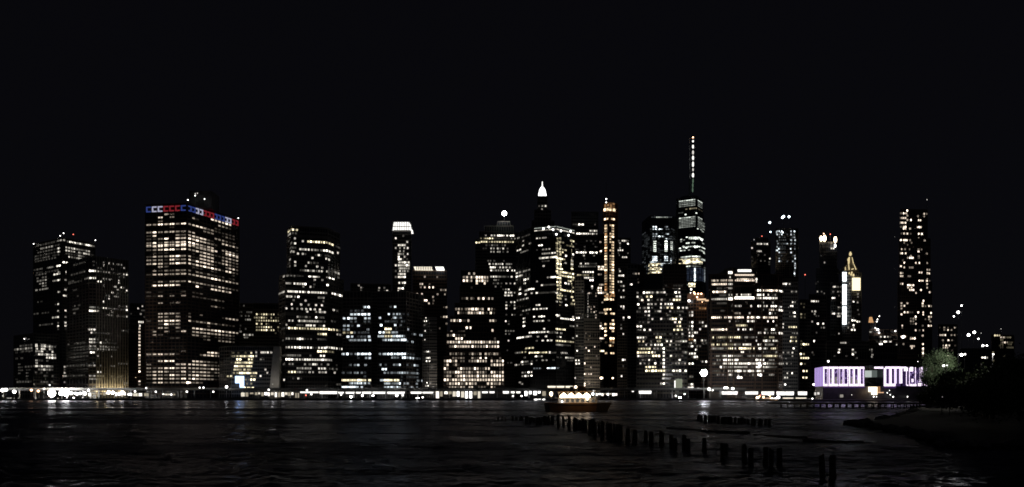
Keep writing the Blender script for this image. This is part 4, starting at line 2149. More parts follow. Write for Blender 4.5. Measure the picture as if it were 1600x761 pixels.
for i, (x0, y0, x1, y1, w_) in enumerate(((1326, 412, 1327, 402, 1.6), (1333.5, 412, 1331.3, 402, .8), (1326.8, 421, 1326, 413, 1.0),
                              (1337.5, 421, 1334.2, 413, .9), (1321, 421.5, 1320.8, 417.5, .9), (1333.5, 420, 1329.5, 421, .9))):
    p = W(x0, y0, 1178 if y0 > 414 else 1187); q = W(x1, y1, 1186 if y0 > 414 else 1188)
    part('gold_edge_light', MB().tube(p, q, w_*.8, w_*.6, 6), gold, t.root)
for x, y, r_s in ((1326, 406, 1.8), (1328.8, 397, 2.0), (1328.8, 394.6, 1.0), (1327, 427, 1.2), (1331, 426, 1.2), (1333.5, 430, 1.5), (1330, 429, 1.2)):
    part('gold_lamp', MB().ball(W(x, y, 1176 if y > 420 else 1186), r_s, 8, 6, 1.4), gold, t.root)
t.done()

t = Tower('rippled_residential_tower', 'tall warm-windowed residential tower standing alone at the right of the skyline',
          [([(1407, 1240), (1449, 1244)], 327, 0), ([(1404.5, 1238), (1453.5, 1242)], 372, 0), ([(1402.5, 1236), (1456, 1240)], 440, 0)],
          pitch=2.9, floor=4.6, facade='brick', hue='w', ww=.7, wh=.6, depth=34)
t.rows('''
@1380,290,5.436
212 203:4
235 150:2 175-195:4
240 347:4 370:2
255 205:2
260 295:2 347:3
275 150-190:4
292 205:3 235:4 300-315:4
315 150-190:4
350 150:2 175-190:4 295-320:4
365 175-190:4 228:3
407 155:1 178:3 205:3 232:2 300:4 328:4
447 300:3
463 150:4 175-200:4 230:3 352:3
485 180:2 240:2
503 205:2
540 155:3 185:3 222:2 300:3 325:2
560 300:4
575 150-190:4 370:3
598 235:3 302:2
613 205:2 225-250:4 302:2
635 167:2
655 180:4 278:3 305:4 372:2
685 150:4
695 180:4 210-250:2
715 372:3 392:3
738 305-325:4
740 150:3 375:3 388:2
@1380,425,5.436
10 150-165:3 372-390:3
35 150-165:3 215-230:2
60 372:3
75 305-335:4 370:4 392:2
100 150-165:3 372:3
112 210-255:4
132 210-255:3 372:3
152 225-255:4 320:4
172 395:3
178 280:3
245 342:4
265 155:3 205:3 335:4
287 155:3 180:3 335:4 387:4
290 360:2 408:2
310 155:3
342 182:4 207:4 225-250:1 298:4 338:4
348 407:4
360 155:4 338:4
380 275:4 387:3 408:3
395 235-255:2
400 275:2 360:2 390:3
418 235-255:2 400:3
440 235-255:1 278:3
455 160:3 335:2 385-408:4
472 160:2
495 275:3 308:1 338:4
515 425:1
540 335:4
548 155-185:4
565 235-268:4
560 235-268:3
612 172:2 337:4
630 235-262:3
645 243:4
650 337:4
672 337:4
690 337:4
712 337:2
''')
t.roof_light(1448.5, 312, 1244, .7, E['white2'])
for y in (540, 480, 420, 370):
    a = W(1398, y, 1215); lamp(t.root, a, 500, (.9, .93, 1), .5)
    part('facade_ball_light', MB().ball(a, .25, 6, 4), E['white2'], t.root)  # balls float in front of the tower, fixed to nothing
t.done()

t = Tower('mid_rise_block', 'dark mid-rise block with an amber lit gable left of the tall residential tower',
          [([(1360, 1120), (1368, 1120)], 503, 0), ([(1358, 1118), (1402, 1120)], 515, 0)], pitch=3.4, floor=4.8, facade='brick', hue='n')
t.rows('''
@1260,440
630 795-810:3
690 930:4 980:4 1018:3 1050:1
750 885:1 975-990:4 1015:2 1050:3
620 1110:4 1145:4
@1260,520
110 880:1 930:2
140 920-940:4
150 1130-1150:3
145 1215:2
185 985:3 1020-1060:4
200 985:3 1020-1060:4
218 990:3 1040:3
320 1020-1050:4
340 990:3 1015-1050:4
362 990-1000:3 1020-1040:3
''')
a = W(1363, 500, 1116)
part('amber_gable', MB().prism([(a.x-3, 1118), (a.x+2.6, 1118), (a.x+2.6, 1121), (a.x-3, 1121)], t.ztop-1, t.ztop+6.5, [(a.x-2, 1118), (a.x+.6, 1118), (a.x+.6, 1121), (a.x-2, 1121)]), emat('amber', (1, .55, .25), .6), t.root)
for x, y, r_s in ((1374, 494.2, .7), (1371, 499, .7), (1370, 502.5, .8), (1367.7, 512.5, .8), (1371.5, 515, 1.6), (1373.5, 520, 1.2), (1411, 526.5, 1.9), (1399, 517.3, .9)):
    t.roof_light(x, y, 1116, r_s)
t.done()
t = Tower('low_dark_block', 'long low dark block with few faint lights directly behind the purple pavilion',
          ([(1291, 1000), (1358, 1003)], 533), pitch=3.8, floor=4.8, facade='stone')
t.rows('''
@1260,520
60 560:1
125 435-460:2 487:3
210 410:3 580:3 
245 405:4 580:2 612:2
270 580:4
290 350:1 500:1 
315 630:1
355 270:3
430 45:2 125-165:3
455 80:3
''')
t.done()
t = Tower('low_dark_block', 'low dark block between the pyramid-topped tower and the tall residential tower base',
          ([(1344, 1040), (1402, 1043)], 540), pitch=3.8, floor=4.8, facade='stone')
t.rows('''
@1260,520
210 780-820:2 
235 820:1
275 825:2
300 820:3
''')
t.done()
t = Tower('right_edge_block', 'dark block with small warm windows right of the tall residential tower, above the lit willow',
          ([(1466, 1120), (1495.5, 1122)], 507), pitch=3.1, floor=4.6, facade='stone', hue='w')
t.rows('''
@1450,470,10.15
425 190:1 260:2 320:1 425:3
462 260:2 318:3 370:2
543 197:3 230-270:4 370:3 425:2
625 235:2 325:4 380:2
660 240:1
708 240:2 290-335:4 430:1
745 240:2 300:3
@1400,540
25 590-640:3
60 650:1 700:1
127 655:3 690:2
158 665:2 705:2
''')
t.done()
t = Tower('right_edge_block', 'low block with yellowish rooftop rooms near the right edge of the photo',
          ([(1549, 620), (1584, 622)], 524), pitch=3.1, floor=5, facade='brick', hue='y', depth=20)
t.rows('''
@1450,470,10.15
550 1060-1130:3
580 1160-1200:3w 1230-1300:2
620 1160-1180:2
660 1170-1190:2w 1220-1260:3w 1270-1330:1
690 1160-1180:1 1270-1320:1
710 1140-1180:1
740 1150-1180:1w 1260-1340:1
@1400,540
85 1215:3
190 1215:2
130 1350:1
''')
t.roof_light(1564, 514, 622, .3, E['white2'])
t.done()
t = Tower('right_edge_block', 'small unlit block behind the two floodlights near the right edge of the photo',
          ([(1500, 1100), (1548, 1102)], 545), pitch=3.4, floor=5, facade='dark', depth=20)
t.rows('''
@1400,540
150 1080-1110:4 1135:3
10 1085:3 1135:3
235 1065:1
''')
t.done()

# floodlights on poles on the right
def pole_lamp(x, y, Y, rr, label, name='floodlight_pole', cat='floodlight', ground=GROUND, power=0, m=None, group=None, arm=0):
    p = W(x, y, Y)
    r = root(name, label, cat, (p.x, Y, ground), group)
    part('pole', MB().tube((p.x-arm, Y+.3, ground), (p.x-arm, Y+.3, p.z+(.4 if arm else 0)), min(.3, .006*(p.z-ground)+.06), .08, 6), M['dark'], r)
    if arm: part('arm', MB().tube((p.x-arm, Y+.3, p.z+.4), (p.x, Y+.1, p.z+.3), .07, .05, 6), M['steel'], r)
    part('lamp_head', MB().ball(p, rr, 8, 6), m or E['white4'], r)
    if power: lamp(r, p+Vector((0, -rr-.3, 0)), power, (1, .95, .88), rr)
    return r
for x, y, rr, lb in ((1502.3, 477.5, 1.1, 'topmost of the lamps strung up the sky at right'),
                     (1497.3, 488, 1.9, 'largest of the high lamps right of the tall residential tower'),
                     (1490.6, 494.3, 1.0, 'small high lamp nearest the tall residential tower'),
                     (1513.4, 523.5, 2.0, 'left one of two equal bright lamps above the dark trees'),
                     (1522.2, 519.3, 1.9, 'right one of two equal bright lamps above the dark trees'),
                     (1528.7, 529.6, 1.0, 'faint small lamp right of the two equal bright lamps'),
                     (1533, 520.5, .6, 'tiny dim lamp high beside the two equal bright lamps'),
                     (1535.8, 540, 1.5, 'left lamp of the low pair above the dark trees'),
                     (1542.1, 540, 1.1, 'right lamp of the low pair above the dark trees')):
    pole_lamp(x, y, 780, rr*.62, lb, m=emat('mast_lamp', (1, .98, .95), 12) if rr > .9 else E['white2'])

# ================================================================== waterfront
YD = 962.0
a = W(-30, 0, YD); c = W(1166, 0, YD)
r = root('elevated_highway', 'long dark elevated road running along the whole waterfront below the towers', 'road', ((a.x+c.x)/2, YD, GROUND))
part('deck', MB().box((a.x, YD, 12.6), (c.x, YD+20, 13.6)), M['grey'], r)
part('parapet', MB().box((a.x, YD-.3, 13.6), (c.x, YD, 14.7)), M['grey'], r)
xx = a.x+5
while xx < c.x:
    part('column', MB().box((xx-.5, YD+4, GROUND), (xx+.5, YD+5, 12.6)), M['steel'], r)
    xx += 18.5
part('girder', MB().box((a.x, YD+3.6, 11.4), (c.x, YD+4, 12.6)), M['dark'], r)

STR = [emat('hall_pane', (1, .97-.03*k, .93-.09*k), (3.2, 1.6, .8, .35)[k]) for k in range(4)]
def lit_strip(x0, x1, y0, y1, label, name='strip_light', m='strip', cat='light', Y=YD-2, power=900, group='lit strips along the waterfront', bays=0):
    a = W(x0, y1, Y); c = W(x1, y0, Y)
    r = root(name, label, cat, ((a.x+c.x)/2, Y, GROUND), group)
    if bays:
        w = (c.x-a.x)/bays
        for i in range(bays):
            hh = random.choice((1, .9, .75, .55, .4)) if bays > 2 else 1
            part('lit_pane', MB().box((a.x+w*i+w*.1, Y-.3, c.z-(c.z-a.z)*hh), (a.x+w*(i+1)-w*random.choice((.1, .16, .3)), Y, c.z)), E[m] if m != 'strip' else STR[random.randrange(4)], r)
    else:
        part('lit_pane', MB().prism([(a.x+.5, Y-.6), (c.x-.5, Y-.6), (c.x-.5, Y), (a.x+.5, Y)], a.z, c.z, [(a.x, Y-.6), (c.x, Y-.6), (c.x, Y), (a.x, Y)]), E[m], r)
    part('housing', MB().box((a.x-.2, Y-.8, c.z+.02), (c.x+.2, Y+.8, c.z+.4)), M['dark'], r)
    for q in (a.x+.3, c.x-.3):
        part('post', MB().box((q-.1, Y+.1, GROUND), (q+.1, Y+.4, c.z)), M['dark'], r)
    if power:
        l = lamp(r, ((a.x+c.x)/2, Y-2.0, (a.z+c.z)/2), power, (1, .95, .86), 1.0)
    return r
SL = [
 (105, 128, 613.5, 618, 'leftmost long glaring strip, under the ribbed tower', 5),
 (129, 160, 614, 619.5, 'glaring strip directly below the ribs of the ribbed tower', 7),
 (161, 198, 613, 619.5, 'brightest long strip at the right foot of the ribbed tower', 8),
 (199, 233, 614.5, 620.5, 'glaring strip below the narrow brown block', 4),
 (253.5, 274.5, 615.3, 618, 'short row of five lit panes under the crowned office tower', 5),
 (376, 397, 613.3, 619.5, 'lit strip just right of the blue screen', 3),
 (398, 428, 613, 620.8, 'left half of the glaring hall below the leaning pale wedge', 6),
 (429, 460, 613, 620.5, 'right half of the glaring hall below the tower with angled corners', 6),
 (461, 468.5, 614, 621.5, 'short lit strip at the right end of the glaring hall', 2),
 (469, 498, 611.8, 614.2, 'thin strip under the middle of the tower with angled corners', 0),
 (499, 527, 611.5, 615.6, 'lit strip under the right end of the tower with angled corners', 0),
 (528.5, 537.5, 612.3, 615, 'short strip left of the twin dark towers', 0),
 (540, 554, 612.3, 615.2, 'first strip under the left twin dark tower', 0),
 (556, 564, 612.3, 615, 'second shorter strip under the left twin dark tower', 0),
 (565.5, 580.5, 612, 615.2, 'third strip under the left twin dark tower', 0),
 (582, 602, 612, 615.4, 'strip under the gap between the twin dark towers', 0),
 (605, 632.5, 612, 615.6, 'long strip under the right twin dark tower', 0),
 (641.5, 659, 612, 615.2, 'strip under the slanted side of the right twin dark tower', 0),
 (660, 677, 612.2, 614.8, 'strip under the narrow pale slab', 0),
 (680.5, 752.5, 611.6, 622.2, 'tall white glass hall of many panes below the stepped tower', 11),
 (753, 762.5, 611.6, 614.5, 'first short strip right of the tall white glass hall', 0),
 (764.5, 773, 611.6, 614.5, 'second short strip right of the tall white glass hall', 0),
 (785.5, 795.5, 611.3, 615, 'lit strip under the broad stone tower', 0),
 (798, 804.5, 611.6, 614.6, 'short strip left of the bright hall beside the ferry', 0),
 (806.5, 813.5, 611.6, 614.6, 'second short strip left of the bright hall beside the ferry', 0),
 (819, 853.5, 611.3, 619.3, 'bright white hall just left of the ferry', 5),
 (834, 853.5, 623.4, 625.2, 'low thin white strip at the water just left of the ferry', 3),
 (930.5, 965, 614.6, 618.6, 'wavy bright strip just right of the ferry', 8),
 (987, 990.5, 610.8, 612.6, 'tiny strip left of the single bright bar', 0),
 (998, 1018, 610.6, 615.3, 'single bright white bar in the dark stretch right of the ferry', 0),
 (1127.5, 1152.5, 611.6, 616.6, 'white bar right of the dazzling floodlight mast', 0),
 (1164, 1184.5, 611.8, 616.4, 'second white bar right of the dazzling floodlight mast', 0),
 (1189.5, 1209.5, 611.8, 617.2, 'white bar above the reddish boat lights', 0),
 (1213, 1240.5, 611.8, 617.6, 'longest white bar below the grey softly lit block', 0),
 (1246.5, 1261, 611.8, 617.4, 'white bar nearest the purple pavilion', 0),
]
for x0, x1, y0, y1, lb, by in SL:
    lit_strip(x0, x1, y0, y1, lb, bays=by, power=260 if (x1-x0)*(y1-y0) > 90 else 0, Y=944 if y0 > 620 else YD-2)
for x0, x1, lb in ((855.5, 868.5, 'left of three lit shop fronts above the ferry roof'), (869.5, 882, 'middle of three lit shop fronts above the ferry roof'),
                   (883.5, 895, 'right of three lit shop fronts above the ferry roof')):
    lit_strip(x0, x1, 603, 607.5, lb, 'shop_front', 'crownw', 'shop front', Y=1000, power=0, group='lit shop fronts above the ferry')

# lamps on poles along the water
def street_lamp(x, y, rr, label, m='white4', Y=952, power=0, group='lamps along the far waterfront', gr=GROUND):
    p = W(x, y, Y)
    r = root('street_lamp', label, 'street lamp', (p.x, Y, gr), group)
    part('pole', MB().tube((p.x, Y+.2, gr), (p.x, Y+.2, p.z-rr*.6), .14, .09, 6), M['dark'], r)
    hd = part('lamp_head', MB().ball(p, rr, 8, 6), E[m], r)  # head oversized, glare of the lamp is built into the ball
    part('lamp_cap', MB().cyl((p.x, Y, p.z+rr*.7), rr*.7, .1, rr*.45, 8), M['dark'], r)
    if power: lamp(r, p+Vector((0, -rr-.6, 0)), power*.35, (1, .9, .75) if m != 'orange' else (1, .6, .35), rr)
    return r
LP = [
 (4, 609.8, 2.2, 'leftmost of the glaring lamps, cut by the left photo edge', 'white4', 2500),
 (9.5, 609, 2.0, 'second glaring lamp from the left photo edge', 'white4', 0),
 (22.3, 612, 2.1, 'lone glaring lamp third from the left photo edge', 'white4', 2500),
 (49, 609.5, 1.7, 'reddish glaring lamp left of the low office block centre', 'orange', 1200),
 (59.8, 611, 1.7, 'peach lamp right of the reddish one', 'orange', 0),
 (68.7, 607.5, 1.2, 'small white lamp between the peach lamp and the largest glare', 'white3', 0),
 (77.5, 601.7, .8, 'tiny lamp high above the largest glare at left', 'white3', 0),
 (80.8, 614.5, 5.0, 'largest most dazzling lamp at the foot of the leftmost tower', 'white5', 9000),
 (96, 614.3, 3.3, 'left of the two merged dazzling lamps at the ribbed tower foot', 'white4', 4000),
 (103, 613.8, 4.6, 'right of the two merged dazzling lamps at the ribbed tower foot', 'white5', 7000),
 (97, 606.8, 1.0, 'small upper lamp over the merged dazzling lamps, left one', 'white3', 0),
 (103, 607, 1.0, 'small upper lamp over the merged dazzling lamps, right one', 'white3', 0),
 (110.5, 614, 1.9, 'round lamp just right of the merged dazzling lamps', 'white4', 0),
 (118, 614.7, 1.7, 'round lamp between two others left of the ribbed tower ribs', 'white4', 0),
 (125.5, 614.7, 1.7, 'round lamp under the left side of the ribbed tower', 'white4', 0),
 (132.5, 614.7, 2.1, 'big round lamp under the left side of the ribbed tower', 'white4', 0),
 (138.3, 609.8, 1.4, 'lamp standing higher than its row at the ribbed tower', 'white4', 0),
 (115, 621.5, 1.2, 'low lamp at the water left of the ribbed tower', 'white3', 0),
 (170, 613, 2.2, 'round lamp in the middle of the ribs foot', 'white4', 2500),
 (176, 613.3, 2.2, 'second round lamp in the middle of the ribs foot', 'white4', 0),
 (191, 613.5, 2.4, 'round lamp at the right corner of the ribbed tower', 'white4', 2500),
 (228.5, 606.3, 1.1, 'lone lamp at the left foot of the crowned office tower', 'white3', 0),
 (211, 611.5, 1.3, 'lamp above the strip under the narrow brown block', 'white3', 0),
 (243.5, 612, 1.2, 'small lamp left of the five lit panes', 'white3', 0),
 (292, 612, 1.3, 'small lamp under the corner of the crowned office tower', 'white3', 0),
 (333.3, 612, 1.2, 'small lamp under the right side of the crowned office tower', 'white3', 0),
 (293, 597.8, 1.7, 'warm lamp at the bottom corner of the crowned office tower', 'warm4', 1500),
 (312, 605.6, 1.1, 'left of a close pair of lamps right of the crowned tower corner', 'white3', 0),
 (318, 605.6, 1.2, 'right of a close pair of lamps right of the crowned tower corner', 'white3', 0),
 (354, 604.5, 1.6, 'lamp just left of the blue screen', 'white4', 0),
 (420, 609, 1.3, 'lamp above the glaring hall', 'white3', 0),
 (479.5, 609.5, 1.3, 'lamp over the thin strip under the tower with angled corners', 'white3', 0),
 (478, 617.5, 1.1, 'red lamp under the tower with angled corners', 'red', 0),
 (486.5, 616, 1.2, 'lamp right of the red one', 'white3', 0),
 (533, 616.5, 1.2, 'lamp low at the left end of the twin dark towers', 'white3', 0),
 (548.5, 620, 1.7, 'low lamp near the water under the left twin dark tower', 'white4', 600),
 (566, 618, 1.3, 'lamp below the third strip of the left twin dark tower', 'white4', 0),
 (582.7, 618, 1.3, 'lamp below the gap between the twin dark towers', 'white4', 0),
 (620, 617.7, 1.6, 'lamp below the right twin dark tower', 'white4', 0),
 (629.3, 617.5, 1.2, 'lamp right of another below the right twin dark tower', 'white3', 0),
 (652.8, 623.5, 2.6, 'dazzling low lamp at the water below the slanted tower side', 'white4', 2500),
 (660.6, 620.8, 1.2, 'small lamp beside the dazzling low lamp', 'white3', 0),
 (801.5, 618.7, 1.2, 'small lamp left of the bright hall beside the ferry', 'white3', 0),
 (815, 618.7, 1.2, 'lamp touching the bright hall beside the ferry', 'white3', 0),
 (899.5, 604.6, 1.9, 'round warm lamp right of the three lit shop fronts', 'warm4', 0),
 (939.5, 590.7, 1.7, 'round warm lamp at the foot of the slender orange tower', 'warm4', 0),
 (957.5, 590.7, 1.2, 'smaller lamp right of the round warm one', 'warm4', 0),
 (1056, 618.5, 1.2, 'small lamp on the dark stretch before the dazzling mast', 'white3', 0),
 (1062.3, 621.3, 1.8, 'bright low lamp on the dark stretch before the dazzling mast', 'white4', 500),
 (1069.7, 615.7, 1.1, 'small lamp just left of the dazzling mast', 'white3', 0),
 (1108, 608, 1.7, 'lamp at the upper end of the lit stair right of the dazzling mast', 'white4', 0),
 (1113.5, 609.8, 1.1, 'smaller lamp at the upper end of the lit stair', 'white3', 0),
 (1132.7, 605.8, 1.3, 'left of a merged pair of lamps above the white bar', 'white4', 0),
 (1136, 606, 1.2, 'right of a merged pair of lamps above the white bar', 'white4', 0),
 (1145, 607, 1.6, 'single lamp above the right end of the white bar', 'white4', 0),
 (1227, 600.8, 1.1, 'small lamp at the foot of the grey softly lit block', 'white3', 0),
]
for x, y, rr, lb, m, pw in LP:
    street_lamp(x, y, rr*.8, lb, m, power=pw, gr=GROUND)
for i, (x, y) in enumerate(((12.5, 622.5), (16.5, 622.5), (22, 623.3), (29, 622.8), (56, 622), (4.5, 618.5), (1273, 0))):
    if y: street_lamp(x, y, .75, ('first', 'second', 'third', 'fourth', 'fifth', 'sixth')[i]+' of the small dim lamps low over the water at far left', 'white2', Y=947, group='small dim lamps at the far left')

# dazzling floodlight mast and the lit stair beside it
Ym = 950
p = W(1099.7, 582.5, Ym)
r = root('floodlight_mast', 'dazzling floodlight on a tall mast in front of the copper-corniced block', 'floodlight', (p.x, Ym, GROUND))
part('mast', MB().tube((p.x, Ym+.6, GROUND), (p.x, Ym+.6, p.z+3), .45, .25), M['steel'], r)
fg = emat('flood_glare', (1, .98, .95), 60)
part('lamp_head', MB().ball((p.x, Ym-.4, p.z), 2.5, 12, 8), fg, r)
for i in range(6):
    q = (p.x+2.7*math.cos(i*PI/3), Ym, p.z+2.7*math.sin(i*PI/3))
    part('lamp_head', MB().ball(q, 1.3, 10, 6), fg, r)  # ring of balls rounds out the glare as solid shape
part('cross_arm', MB().box((p.x-4, Ym+.3, p.z-3), (p.x+4, Ym+.5, p.z-2.7)), M['steel'], r)
lamp(r, p+Vector((0, -4, 0)), 2200, (1, .97, .92), 2)
a = W(1107, 609, 958); b2 = W(1126, 622, 954)
r = root('lit_stair', 'pale sloping stair coming down to the right of the dazzling mast', 'stair', (b2.x, 955, GROUND))
st = MB()
for i in range(14):
    f = i/14; x0 = a.x+(b2.x-a.x)*f; x1 = a.x+(b2.x-a.x)*(i+1)/14
    st.box((x0, 950, GROUND), (x1-.02, 954, a.z+(b2.z-a.z)*f))
part('steps', st, M['pale'], r)
part('handrail', MB().tube((a.x, 950, a.z+1.2), (b2.x, 950, b2.z+1.2), .12), M['steel'], r)

# moored boat with reddish lights
r = root('moored_boat', 'low moored boat with reddish and warm lights below the white bars', 'boat', W(1198, 626.5, 938))
r.location.z = 0
a = W(1180, 0, 938).x; c = W(1224, 0, 938).x
hl_ = MB().prism([(a+1.5, 935), (c-2.5, 935), (c-.2, 938), (c-2.5, 941), (a+1.5, 941)], -.4, .9, [(a, 934.6), (c-1.5, 934.6), (c+1, 938), (c-1.5, 941.4), (a, 941.4)])
part('hull', hl_, M['hull'], r)
part('cabin', MB().box((a+8, 936, .9), (c-9, 940, 3.3)), M['white'], r)
for k, (x, y, rr, m) in enumerate(((1183.5, 621.5, 1.9, 'warm4'), (1186.5, 619.5, 1.2, 'orange'), (1193, 620.5, 1.5, 'orange'), (1188, 617.5, .8, 'red'),
                   (1206, 623, 1.6, 'warm4'), (1203, 619, .9, 'orange'), (1216, 621, 2.0, 'white4'), (1212.5, 623.5, 1.3, 'white4'), (1201, 617, .8, 'white3'))):
    part('deck_lamp', MB().ball(W(x, y, 934.5), rr*.8, 8, 6), E[m], r)
lamp(r, W(1184, 622, 931), 900, (1, .75, .5), 1)
lamp(r, W(1206, 622, 931), 600, (1, .6, .4), 1)
lit_strip(1223, 1239.5, 621.3, 623.4, 'low cream strip at the water below the longest white bar', m='crownw', Y=944, power=400)
lit_strip(1243, 1260, 621.3, 623.2, 'low thin cream strip at the water beside the purple pavilion', m='crownw', Y=944, power=0)

# ================================================================== purple pavilion on its pier
YP = 750.0
a = W(1262, 0, YP).x; c = W(1452, 0, YP).x
pd = MB().box((a, YP-6, 1.2), (c, 943.9, 2.2))
thing('pier_deck', pd, M['grey'], None, None, kind='structure')
pr = root('purple_pavilion', 'long pier building wrapped in glowing white and purple glass above a dark base', 'building', ((a+c)/2, YP, 2.2))
def wx(x, Y=YP): return (x-CX)/F*Y
z0p, z1p = W(0, 603.5, YP).z, W(0, 573, YP).z
part('base_block', MB().prism([(wx(1274, 790), 790), (wx(1286.5), YP+1), (wx(1447), YP+1), (wx(1447)+6, YP+90), (wx(1276, YP+95), YP+95)], 2.2, z0p), M['dark'], pr)
part('upper_block', MB().prism([(wx(1273, 790), 790.5), (wx(1286.5), YP+.3), (wx(1351.5), YP+.3), (wx(1351.5), YP+40), (wx(1351.5), YP+80), (wx(1275, YP+80), YP+80)], z0p, z1p), M['glass'], pr)
part('upper_block', MB().box((wx(1380), YP+.3, z0p), (wx(1447.5), YP+80, z1p)), M['glass'], pr)
part('roof_slab', MB().box((wx(1352)+.1, YP+14, z0p+9), (wx(1380)-.1, YP+70, z0p+9.8)), M['grey'], pr)
def pane(name, x0, x1, y0, y1, m, dep=0.0):
    return part(name, MB().box((wx(x0), YP-dep-.25, W(0, y1, YP).z), (wx(x1), YP-dep, W(0, y0, YP).z)), m, pr)
# glowing frames of each bay: two jambs, head, sill; dark slot between
slots = [(1290.2, 3.4), (1298.4, 2.6), (1306.1, 4.2), (1314.6, 3.0), (1322.0, 4.4), (1330.5, 3.6), (1338.1, 4.2), (1346.6, 3.2)]
rs_ = random.Random(8)
LM = [emat('lilac_glow', (.97-.05*k, .84-.07*k, 1), 2.1-.42*k) for k in range(4)]
for i, (sx, sw_) in enumerate(slots):
    x0, x1 = sx-3.85, sx+3.85
    pane('bay_head', x0, x1, 573, 576.2, E['lilac']); pane('bay_sill', x0, x1, 599.8, 603.5, E['lilac'])
    pane('bay_jamb', x0, sx-sw_/2-.5, 576.2, 599.8, LM[rs_.randrange(4)]); pane('bay_jamb', sx+sw_/2+.2, x1, 576.2, 599.8, LM[rs_.randrange(4)])
    pane('bay_slot', sx-sw_/2, sx+sw_/2, 576.2, 599.8, E['deep'])
    for k in range(5):
        fy = rs_.uniform(577, 598); fxx = sx+rs_.uniform(-.35, .25)*sw_
        pane('slot_fleck', fxx, fxx+rs_.uniform(.4, 1.1), fy, fy+rs_.uniform(1, 3.5), E['violet'], .3)
    mx_ = sx+3.0+rs_.uniform(-.5, .5)
    pane('mullion', mx_, mx_+.45, 577, 603, E['deep'], .35)
    if i in (1, 2, 3, 5, 6): pane('bay_figure', sx-sw_*.3, sx+sw_*.3, 593-2*(i % 3), 599.6, win_mat('n', 2, 1), .3)
sd = (Vector((wx(1273, 790), 790)), Vector((wx(1286.4), YP)))
for i in range(5):
    q0, q1 = sd[0].lerp(sd[1], i/5+.02), sd[0].lerp(sd[1], (i+1)/5-.02)
    part('side_pane', MB().prism([(q0.x-.3, q0.y-.3), (q1.x-.3, q1.y-.3), (q1.x, q1.y), (q0.x, q0.y)], z0p, z1p), E['violet'], pr)
pane('gap_head', 1366, 1380, 573, 576, E['lilac'])
for sx, sw_ in ((1387, 3.2), (1395.2, 3.2), (1403, 3.0)):
    x0, x1 = sx-3.9, sx+3.9
    pane('bay_head', x0, x1, 572.8, 576, E['lilac']); pane('bay_sill', x0, x1, 599.5, 603.5, E['lilac' if sx < 1400 else 'deep'])
    pane('bay_jamb', x0, sx-sw_/2-.6, 576, 599.5, LM[rs_.randrange(3)]); pane('bay_jamb', sx+sw_/2+.4, x1, 576, 599.5, LM[rs_.randrange(3)])
    pane('bay_slot', sx-sw_/2, sx+sw_/2, 576, 599.5, E['deep'])
pane('bay_jamb', 1381, 1383, 575, 603.5, E['lilac']); pane('bay_jamb', 1407.4, 1409.6, 573, 599, E['lilac'])
pane('bay_head', 1407, 1416, 573, 575.5, E['lilac'])
for i in range(8):
    pane('violet_pane', 1410.2+i*4.7, 1414.4+i*4.7, 575.6, 603.3, emat('violet_dim', (.2, .11, .42), .12+.06*(i % 3)))
rr_ = random.Random(5)
for x0, x1, y0, y1 in ((1415.5, 1416.4, 575, 602), (1420.2, 1421, 575, 603), (1429.5, 1430.4, 574, 603), (1436.5, 1437.3, 574, 603), (1412, 1418, 574, 580), (1421.5, 1426.5, 573.5, 580.5), (1438.5, 1441.8, 573.5, 582), (1439.5, 1442.5, 583, 588),
                       (1421.8, 1431.5, 600, 603.3), (1435.5, 1440, 592.5, 597), (1434, 1441, 598.5, 603.3), (1424, 1427, 592, 597), (1447, 1448, 574, 603), (1416.5, 1419, 601, 603), (1444, 1446, 598, 602)):
    pane('lilac_patch', x0, x1, y0, y1, E['lilac'], .3)
for i in range(46):
    x0 = rr_.uniform(1420, 1446); y0 = rr_.uniform(576, 601)
    pane('lilac_fleck', x0, x0+rr_.uniform(.5, 1.2), y0, y0+rr_.uniform(.8, 2.6), E['violet'], .3)
part('clerestory', MB().box((wx(1352.5), YP+12, W(0, 589, YP).z), (wx(1371), YP+13, W(0, 578.5, YP).z)), emat('clerestory_glow', (.9, 1, .95), .5), pr)
part('clerestory', MB().box((wx(1371.3), YP+12, W(0, 589, YP).z), (wx(1379.6), YP+13, W(0, 578, YP).z)), emat('clerestory_dim', (.8, .95, .9), .12), pr)
pane('purple_glow_band', 1287, 1351, 604, 606.2, E['deep']); pane('purple_glow_band', 1381, 1400, 604, 606.5, E['deep'])  # violet glow below the panes, built as dim glowing bands
pane('entrance_glow', 1356.5, 1370.3, 604.5, 612.5, emat('entrance_glow', (1, .82, .6), 2.6), .4)
pane('entrance_glow', 1361, 1370.3, 612.6, 616.8, emat('entrance_glow2', (1, .82, .6), 2.6), .4)
pane('entrance_side', 1370.6, 1375, 604, 614, emat('entrance_amber', (1, .5, .22), .35), .4)
pane('entrance_rail', 1371, 1380, 612.6, 614.2, emat('entrance_amber2', (1, .6, .35), .8), .9)
pane('lower_window', 1272.5, 1275, 613, 617.5, E['white2']); pane('lower_window', 1277, 1280.3, 612.8, 616.5, E['white2'])
pane('lower_window', 1312.5, 1317.5, 616.5, 621, win_mat('n', 2, 1.2))
for x, y, r_s in ((1271.2, 600.8, 1.5), (1395.6, 620, 1.0), (1391, 616.8, .7), (1386.4, 613.7, .7), (1389.8, 610, .5), (1365.2, 619.8, .9), (1369.5, 620, .6), (1418, 619.8, .8), (1331, 617, .3), (1269.5, 622.8, 1.0), (1434, 565, .5)):
    part('small_lamp', MB().ball(W(x, y, YP-3), r_s*.62, 6, 5), E['white3'], pr)
for x in (1296, 1318, 1340, 1392):
    lamp(pr, W(x, 592, YP-14), 900, (.72, .5, 1), 3)
lamp(pr, W(1364, 612, YP-8), 900, (1, .7, .42), 1.2)
rf = MB()
